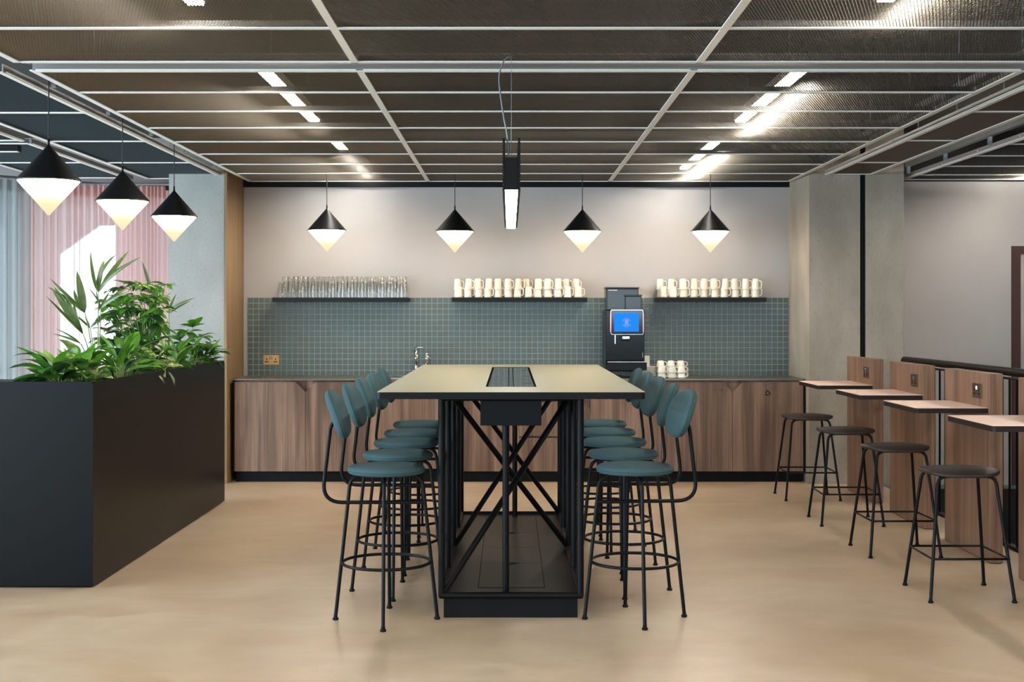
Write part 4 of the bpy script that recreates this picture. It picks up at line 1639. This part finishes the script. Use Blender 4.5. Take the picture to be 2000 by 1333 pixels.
rl = empty('stair_railing', (3.10, 10.45, 0))
path = arc_path([(0, 0.02, 1.02), (0, 0.02, 1.088), (0, -5.4, 1.088)], 0.06, 6)
MB().tube(path, 0.026, 14).build('handrail', 'black_metal', rl)
MB().box(-0.02, 0.02, -5.4, 0.06, 0.0, 0.02).build('floor_plate', 'black_metal', rl)
MB().box(-0.012, 0.012, -5.4, 0.04, 1.040, 1.052).build('top_flat', 'black_metal', rl)
bal_me = MB().tube([(0, 0, 0.02), (0, 0, 1.045)], 0.0075, 8).mesh('baluster')
bal_me.materials.append(MATS['black_metal'])
k = 0
y = 0.0
while y > -5.4:
    place('baluster', bal_me, None, rl, (0, y, 0))
    y -= 0.122
tag(rl, 'black tubular stair railing behind the perch tables', 'railing')


# ------------------------------------------------------------------ planter
PR, PLX, PFY, PBY, PH = -2.197, -2.61, 7.02, 10.26, 1.088
pl = empty('planter', (PR, PFY, 0))
w_ = PLX - PR
dY = PBY - PFY
t_ = 0.012
# right side sheet with a rounded top corner at the far end
side = [(t_, 0.008), (dY, 0.008)] + [(dY - 0.03 + 0.03 * math.cos(a), PH - 0.03 + 0.03 * math.sin(a)) for a in [PI / 2 * k / 5 for k in range(6)]] + [(t_, PH)]
MB().prism(side, -t_, 0, 'x').build('side_sheet', 'planter_black', pl)
MB().prism([(max(y_, 0.36), z_) for (y_, z_) in side], w_, w_ + t_, 'x').build('side_sheet', 'planter_black', pl)
MB().box(w_ + t_, -t_, dY - t_, dY, 0.008, PH).build('end_sheet', 'planter_black', pl)
front = [(-1.65, 0.008), (0, 0.008)] + [(-0.02 + 0.02 * math.cos(a), PH - 0.02 + 0.02 * math.sin(a)) for a in [PI / 2 * k / 4 for k in range(5)]] + [(-1.65, PH)]
MB().prism(front, 0, t_, 'y').build('front_sheet', 'planter_black', pl)
MB().box(-1.65, w_, t_, 0.36, 0.008, PH - 0.004).build('side_bench', 'planter_black', pl)
MB().box(w_ + t_, -t_, t_, dY - t_, 0.02, 1.0).build('soil', 'soil', pl)
MB().box(-1.6, -0.02, 0.02, 0.34, 0.0, 0.008).box(w_ + 0.02, -0.02, 0.02, dY - 0.02, 0.0, 0.008).build('shadow_base', 'black_matt', pl)
tag(pl, 'tall black sheet-metal planter full of green plants', 'planter')
ZSOIL = 1.0


# ------------------------------------------------------------------ plants
def leaf_mesh(name, m, width, droop, fold=0.25, n=7, shape=1.0, wave=0.0, tipsharp=1.0):
    """a leaf of length 1 along +x, arching down, folded along the midrib"""
    vs, fs = [], []
    for i in range(n + 1):
        u = i / n
        wv = width * (math.sin(PI * u ** shape) ** 0.8) * (1 - 0.15 * u) if 0 < u < 1 else 0.0
        ang = droop * u
        x = math.sin(ang) / droop if abs(droop) > 1e-3 else u
        z = -(1 - math.cos(ang)) / droop if abs(droop) > 1e-3 else 0
        ww = wave * math.sin(i * 2.4)
        vs += [(x, -wv, z + abs(wv) * fold + ww), (x, 0, z), (x, wv, z + abs(wv) * fold - ww)]
    for i in range(n):
        for k in range(2):
            fs.append((i * 3 + k, i * 3 + k + 1, (i + 1) * 3 + k + 1, (i + 1) * 3 + k))
    me = MB().add(vs, fs, True).mesh(name)
    me.materials.append(MATS[m])
    return me


LV = {
    'palm': [leaf_mesh('leaflet', 'leaf_palm', 0.075, d, 0.5, 7, 0.85) for d in (0.35, 0.8, 1.2)],
    'palm_wide': [leaf_mesh('leaflet', 'leaf_palm', 0.13, d, 0.4, 7, 0.85) for d in (0.2, 0.5)],
    'whorl': [leaf_mesh('leaf', mm, 0.22, d, 0.2, 5, 0.9) for d, mm in ((0.5, 'leaf_bright'), (0.9, 'leaf_mid'), (0.7, 'leaf_dark'))],
    'broad': [leaf_mesh('leaf', mm, 0.23, d, 0.25, 8, 0.8, 0.008) for d, mm in ((0.7, 'leaf_bright'), (1.1, 'leaf_mid'), (1.4, 'leaf_dark'))],
    'nest': [leaf_mesh('leaf', mm, 0.16, d, 0.3, 9, 1.05, 0.02) for d, mm in ((0.5, 'leaf_bright'), (0.8, 'leaf_mid'))],
    'strap': [leaf_mesh('leaf', mm, 0.07, d, 0.35, 8, 0.8) for d, mm in ((0.6, 'leaf_mid'), (1.2, 'leaf_dark'), (0.9, 'leaf_bright'))],
    'pothos': [leaf_mesh('leaf', mm, 0.33, d, 0.2, 6, 0.62, 0.015) for d, mm in ((0.6, 'leaf_variegated'), (1.1, 'leaf_mid'), (0.9, 'leaf_variegated'))],
    'dry': [leaf_mesh('leaf', 'leaf_dry', 0.2, 1.3, 0.3, 6, 0.8)],
}


def put_leaf(name, me, parent, base, az, el, length, roll=0.0, wscale=1.0):
    """az: heading in plan, el: elevation above the horizon"""
    R = Matrix.Rotation(az, 4, 'Z') @ Matrix.Rotation(-el, 4, 'Y') @ Matrix.Rotation(roll, 4, 'X')
    S = Matrix.Diagonal((length, length * wscale, length, 1))
    return place(name, me, None, parent, None, Matrix.Translation(base) @ R @ S)


def aim_leaf(name, me, parent, base, d, nrm, wsc, droop):
    """leaf whose chord runs along d and whose face looks towards nrm"""
    x = d.normalized()
    y = nrm.cross(x).normalized()
    z = x.cross(y)
    W = Matrix((x, y, z)).transposed().to_4x4()
    L_ = d.length * (1 + droop * droop / 24)
    return place(name, me, None, parent, None, Matrix.Translation(base) @ W @ Matrix.Rotation(-droop / 2, 4, 'Y') @ Matrix.Diagonal((L_, L_ * wsc, L_, 1)))


def bez(p0, p1, p2, n=8):
    p0, p1, p2 = Vector(p0), Vector(p1), Vector(p2)
    return [p0 * (1 - t) ** 2 + p1 * 2 * t * (1 - t) + p2 * t * t for t in [k / n for k in range(n + 1)]]


rnd = random.Random(21)


def palm(x, y, fronds, label):
    """fronds: (tip dx, dy, dz, leaflets per side, leaflet length, splay)"""
    root = empty('kentia_palm', (x, y, ZSOIL))
    for (dx, dy, dz, nl, ll, splay) in fronds:
        path = bez((rnd.uniform(-.02, .02), rnd.uniform(-.02, .02), 0), (dx * 0.15, dy * 0.15, dz * 0.65), (dx, dy, dz), 10)
        fr = MB().tube(path, [0.006 - 0.004 * k / 10 for k in range(11)], 6).build('frond_stem', 'stem_green', root)
        tdir = (path[-1] - path[-3]).normalized()
        az = math.atan2(tdir.y, tdir.x)
        el = math.asin(max(-1, min(1, tdir.z)))
        put_leaf('leaflet', LV['palm'][0], fr, path[-1], az, el - 0.1, ll * 1.1, rnd.uniform(-.3, .3))
        for k in range(nl):
            u = 0.66 + 0.34 * k / max(1, nl)
            p_ = path[int(u * 10)]
            for s in (-1, 1):
                sp = splay * (1.15 - 0.5 * k / nl)
                # leaflets fan to both sides across the view (left-right) and upwards
                wide = rnd.random() < 0.2
                put_leaf('leaflet', LV['palm_wide' if wide else 'palm'][rnd.randrange(2 if wide else 3)], fr, p_, az + s * sp * 0.7, el + rnd.uniform(-0.25, 0.1) - (0.15 if s > 0 else 0.0), ll * rnd.uniform(0.75, 1.05), s * 0.5)
    tag(root, label, 'plant', 'plants in the planter')
    return root


def P3(px, py, Y, x0, y0):
    return (X(px, Y) - x0, Y - y0, Z(py, Y) - ZSOIL)


def spray(root, base, tips, me_list, wsc=1.0, stem_from=None, stem_r=0.004):
    """one frond: stem to base, then leaflets from the base to given tips"""
    b = Vector(base)
    s0 = Vector(stem_from) if stem_from is not None else Vector((b.x * 0.4, b.y * 0.4, 0))
    mid = Vector(((s0.x + b.x) / 2 + 0.01, (s0.y + b.y) / 2, b.z * 0.6))
    fr = MB().tube(bez(s0, mid, b, 8), [stem_r * (1 - 0.05 * k) for k in range(9)], 6).build('frond_stem', 'stem_green', root)
    for i, (t, w) in enumerate(tips):
        d = Vector(t) - b
        nrm = Vector((rnd.uniform(-0.3, 0.3), -1.0, rnd.uniform(0.2, 0.9)))
        aim_leaf('leaflet', me_list[i % len(me_list)], fr, b, d, nrm, w * 0.65, (0.35, 0.8, 1.2)[i % 3])
    return fr


# tall kentia in front of the glowing window
kx, ky = -2.46, 8.15
k1 = empty('kentia_palm', (kx, ky, ZSOIL))


def tip(px, py, Y):
    return P3(px, py, Y, kx, ky)


stem = P3(188, 712, 8.1, kx, ky)
stem = (stem[0], stem[1], 0.0)
spray(k1, tip(192, 572, 8.15), [(tip(177, 490, 8.05), 1.0), (tip(204, 508, 8.3), 1.25), (tip(228, 496, 8.1), 1.2), (tip(254, 488, 8.25), 1.0), (tip(276, 502, 8.0), 0.8)], LV['palm'], stem_from=stem)
spray(k1, tip(197, 604, 8.2), [(tip(188, 566, 8.2), 1.1), (tip(214, 571, 8.2), 1.6), (tip(256, 560, 8.3), 1.0), (tip(250, 570, 8.0), 0.9), (tip(172, 562, 8.1), 0.7)], LV['palm'], stem_from=stem)
spray(k1, tip(166, 612, 8.0), [(tip(150, 529, 8.0), 1.9), (tip(144, 566, 8.1), 1.4), (tip(97, 543, 7.9), 0.8), (tip(92, 560, 8.1), 0.7)], LV['palm'], stem_from=stem)
spray(k1, tip(163, 654, 7.95), [(tip(100, 562, 7.9), 1.2), (tip(106, 560, 8.1), 1.0), (tip(124, 566, 7.95), 1.0), (tip(88, 577, 7.8), 0.6), (tip(144, 584, 8.0), 1.1)], LV['palm'], stem_from=stem)
spray(k1, tip(176, 642, 8.1), [(tip(166, 618, 8.1), 1.7), (tip(140, 610, 8.0), 0.9), (tip(222, 616, 8.1), 0.9), (tip(206, 622, 8.3), 0.9)], LV['palm'], stem_from=stem)
spray(k1, tip(158, 672, 7.8), [(tip(108, 642, 7.7), 0.7), (tip(102, 652, 7.8), 0.7), (tip(124, 660, 7.9), 1.0)], LV['palm'], stem_from=stem)
tag(k1, 'tall kentia palm in the planter in front of the glowing curtain', 'plant', 'plants in the planter')

# second kentia near the pillar
kx, ky = -2.46, 9.55
k2 = empty('kentia_palm', (kx, ky, ZSOIL))
stem = P3(326, 700, 9.55, kx, ky)
stem = (stem[0], stem[1], 0.0)
spray(k2, tip(330, 613, 9.55), [(tip(324, 580, 9.5), 2.0), (tip(345, 574, 9.6), 1.2), (tip(384, 582, 9.5), 0.8), (tip(372, 588, 9.7), 0.7), (tip(354, 592, 9.4), 0.9)], LV['palm'], stem_from=stem)
spray(k2, tip(297, 574, 9.4), [(tip(277, 510, 9.4), 1.1), (tip(258, 546, 9.3), 1.0), (tip(236, 551, 9.5), 0.8), (tip(305, 556, 9.5), 1.8), (tip(286, 553, 9.3), 1.6), (tip(250, 560, 9.4), 0.8)], LV['palm'], stem_from=stem)
spray(k2, tip(318, 596, 9.6), [(tip(310, 566, 9.6), 1.7), (tip(322, 562, 9.6), 1.4), (tip(337, 570, 9.5), 1.0)], LV['palm'], stem_from=stem)
tag(k2, 'kentia palm with fanned leaves in front of the concrete pillar', 'plant', 'plants in the planter')


def umbrella_plant(x, y, whorls, label, name='umbrella_plant', llen=(0.07, 0.11), kinds='whorl', nl=7):
    root = empty(name, (x, y, ZSOIL))
    for (wx, wy, wz, up) in whorls:
        s0 = (wx * 0.25, wy * 0.25, 0.0)
        path = bez(s0, (wx * 0.35, wy * 0.35, wz * 0.7), (wx, wy, wz), 6)
        sm = MB().tube(path, 0.0022, 5).build('stem', 'stem_green', root)
        a0 = rnd.uniform(0, 6.28)
        n_ = nl + rnd.randrange(-1, 2)
        for k in range(n_):
            a = a0 + 2 * PI * k / n_
            L_ = rnd.uniform(*llen)
            me = LV[kinds][rnd.choice((0, 0, 1, 1, 2)) % len(LV[kinds])]
            put_leaf('leaf', me, sm, (wx, wy, wz), a, up + rnd.uniform(-0.35, 0.35), L_, rnd.uniform(-.4, .4))
    tag(root, label, 'plant', 'plants in the planter')
    return root


# big umbrella plant in the middle of the planter
ux_, uy_ = -2.43, 8.85
wh = []
pp = [(rnd.uniform(204, 322), rnd.uniform(575, 690)) for k in range(26)]
for (px, py) in tuple(pp) + ((232, 562), (252, 556), (275, 556), (300, 560), (322, 558), (212, 590), (236, 584), (258, 578), (282, 584), (306, 582), (214, 612), (240, 606), (262, 604), (288, 606), (312, 604),
                 (226, 630), (250, 628), (274, 630), (298, 628), (210, 646), (236, 650), (262, 652), (288, 652), (308, 646), (222, 668), (250, 672), (278, 672)):
    Y_ = 8.9 + rnd.uniform(-0.28, 0.35)
    q = P3(px, py, Y_, ux_, uy_)
    wh.append((q[0], q[1], q[2], rnd.uniform(-0.2, 0.35)))
umbrella_plant(ux_, uy_, wh, 'bushy umbrella plant with small leaves in the middle of the planter', llen=(0.085, 0.135), nl=8)

# darker shrub by the pillar
ux_, uy_ = -2.36, 9.95
wh = []
for (px, py) in ((352, 664), (366, 650), (376, 640), (392, 660), (386, 676), (366, 682), (404, 676), (414, 684), (350, 690), (398, 694), (358, 672), (380, 690), (410, 700), (424, 690)):
    q = P3(px, py, 9.95 + rnd.uniform(-0.15, 0.15), ux_, uy_)
    wh.append((q[0], q[1], q[2], rnd.uniform(0.1, 0.7)))
umbrella_plant(ux_, uy_, wh, 'small dark green shrub at the pillar end of the planter', 'rubber_shrub', (0.09, 0.15), 'whorl', 7)


def rosette(x, y, name, kind, spec, label, wsc=1.0, zb=0.03):
    """spec: (azimuth deg, elevation deg, length, stalk)"""
    root = empty(name, (x, y, ZSOIL))
    for (a, e, L_, stalk) in spec:
        a, e = math.radians(a), math.radians(e)
        d = Vector((math.cos(a) * math.cos(e), math.sin(a) * math.cos(e), math.sin(e)))
        b0 = Vector((rnd.uniform(-.02, .02), rnd.uniform(-.03, .03), 0.0))
        b1 = b0 + Vector((d.x * stalk * 0.5, d.y * stalk * 0.5, max(d.z, 0.5) * stalk + zb))
        sm = MB().tube(bez(b0, (b0 + b1) / 2 + Vector((0, 0, 0.02)), b1, 4), 0.003, 5).build('stalk', 'stem_green', root)
        me = LV[kind][rnd.randrange(len(LV[kind]))]
        put_leaf('leaf', me, sm, b1, a, e, L_, rnd.uniform(-.5, .5), wsc)
    tag(root, label, 'plant', 'plants in the planter')
    return root


def rspec(n_, e0, e1, l0, l1, s0=0.05, s1=0.12, a0=0, a1=360):
    return [(a0 + (a1 - a0) * (k + rnd.random() * 0.7) / n_, rnd.uniform(e0, e1), rnd.uniform(l0, l1), rnd.uniform(s0, s1)) for k in range(n_)]


# front-left peace lily spilling over the front edge
rosette(-2.46, 7.22, 'peace_lily', 'broad', rspec(22, 15, 75, 0.16, 0.26, 0.06, 0.14) + [(200, 25, 0.26, 0.1), (185, 15, 0.28, 0.08), (215, 5, 0.24, 0.12), (170, 40, 0.24, 0.12), (190, 55, 0.22, 0.16)], 'peace lily drooping over the front left corner of the planter', 0.8)
rosette(-2.42, 7.50, 'birds_nest_fern', 'nest', rspec(15, 35, 80, 0.18, 0.28, 0.01, 0.05), 'bright wavy-leaved fern near the front of the planter')
rosette(-2.32, 7.30, 'pothos', 'pothos', rspec(22, 5, 65, 0.09, 0.14, 0.06, 0.16), 'variegated pothos at the front corner of the planter')
rosette(-2.33, 7.95, 'dracaena', 'strap', rspec(20, 20, 75, 0.18, 0.30, 0.08, 0.18), 'strap-leaved plant behind the front fern')
rosette(-2.40, 8.30, 'philodendron', 'broad', rspec(24, 10, 70, 0.14, 0.22, 0.08, 0.22), 'dark glossy philodendron around the tall palm')
rosette(-2.30, 8.62, 'aglaonema', 'pothos', rspec(14, 10, 65, 0.13, 0.19, 0.07, 0.16) + [(-20, -5, 0.2, 0.12), (-60, 10, 0.2, 0.12)], 'pale patterned aglaonema leaning over the right rim', 0.7)
rosette(-2.47, 8.95, 'philodendron', 'broad', rspec(22, 15, 75, 0.14, 0.22, 0.1, 0.24), 'green philodendron under the umbrella plant', 0.9)
rosette(-2.32, 9.25, 'aglaonema', 'strap', rspec(16, 20, 75, 0.18, 0.26, 0.06, 0.16), 'upright strap-leaved plant in front of the second palm', 1.3)
rosette(-2.31, 9.05, 'pothos', 'pothos', rspec(14, 5, 55, 0.10, 0.15, 0.06, 0.14), 'variegated pothos on the right rim of the planter')
rosette(-2.42, 9.55, 'philodendron', 'broad', rspec(18, 20, 70, 0.12, 0.20, 0.08, 0.2), 'green philodendron around the second palm')
rosette(-2.33, 9.75, 'pothos', 'whorl', rspec(20, 10, 70, 0.08, 0.13, 0.08, 0.2), 'leafy trailing plant between second palm and shrub')
rosette(-2.31, 10.08, 'spider_plant', 'strap', rspec(14, 25, 75, 0.16, 0.26, 0.04, 0.1) + [(0, 40, 0.2, 0.08)], 'small grassy plant at the far end of the planter', 0.8)
rosette(-2.5, 7.75, 'philodendron', 'broad', rspec(16, 20, 70, 0.13, 0.2, 0.08, 0.18), 'dark philodendron behind the peace lily')
for (px, py, Y_) in ((186, 668, 8.0), (214, 571, 8.2), (208, 646, 8.3)):
    q = P3(px, py, Y_, -2.46, 8.15)
    put_leaf('dried_leaf', LV['dry'][0], k1, q, rnd.uniform(0, 6), 0.4, 0.06)
for (px, py, Y_) in ((302, 625, 9.4), (292, 672, 9.4)):
    q = P3(px, py, Y_, -2.46, 9.55)
    put_leaf('dried_leaf', LV['dry'][0], k2, q, rnd.uniform(0, 6), 0.4, 0.06)
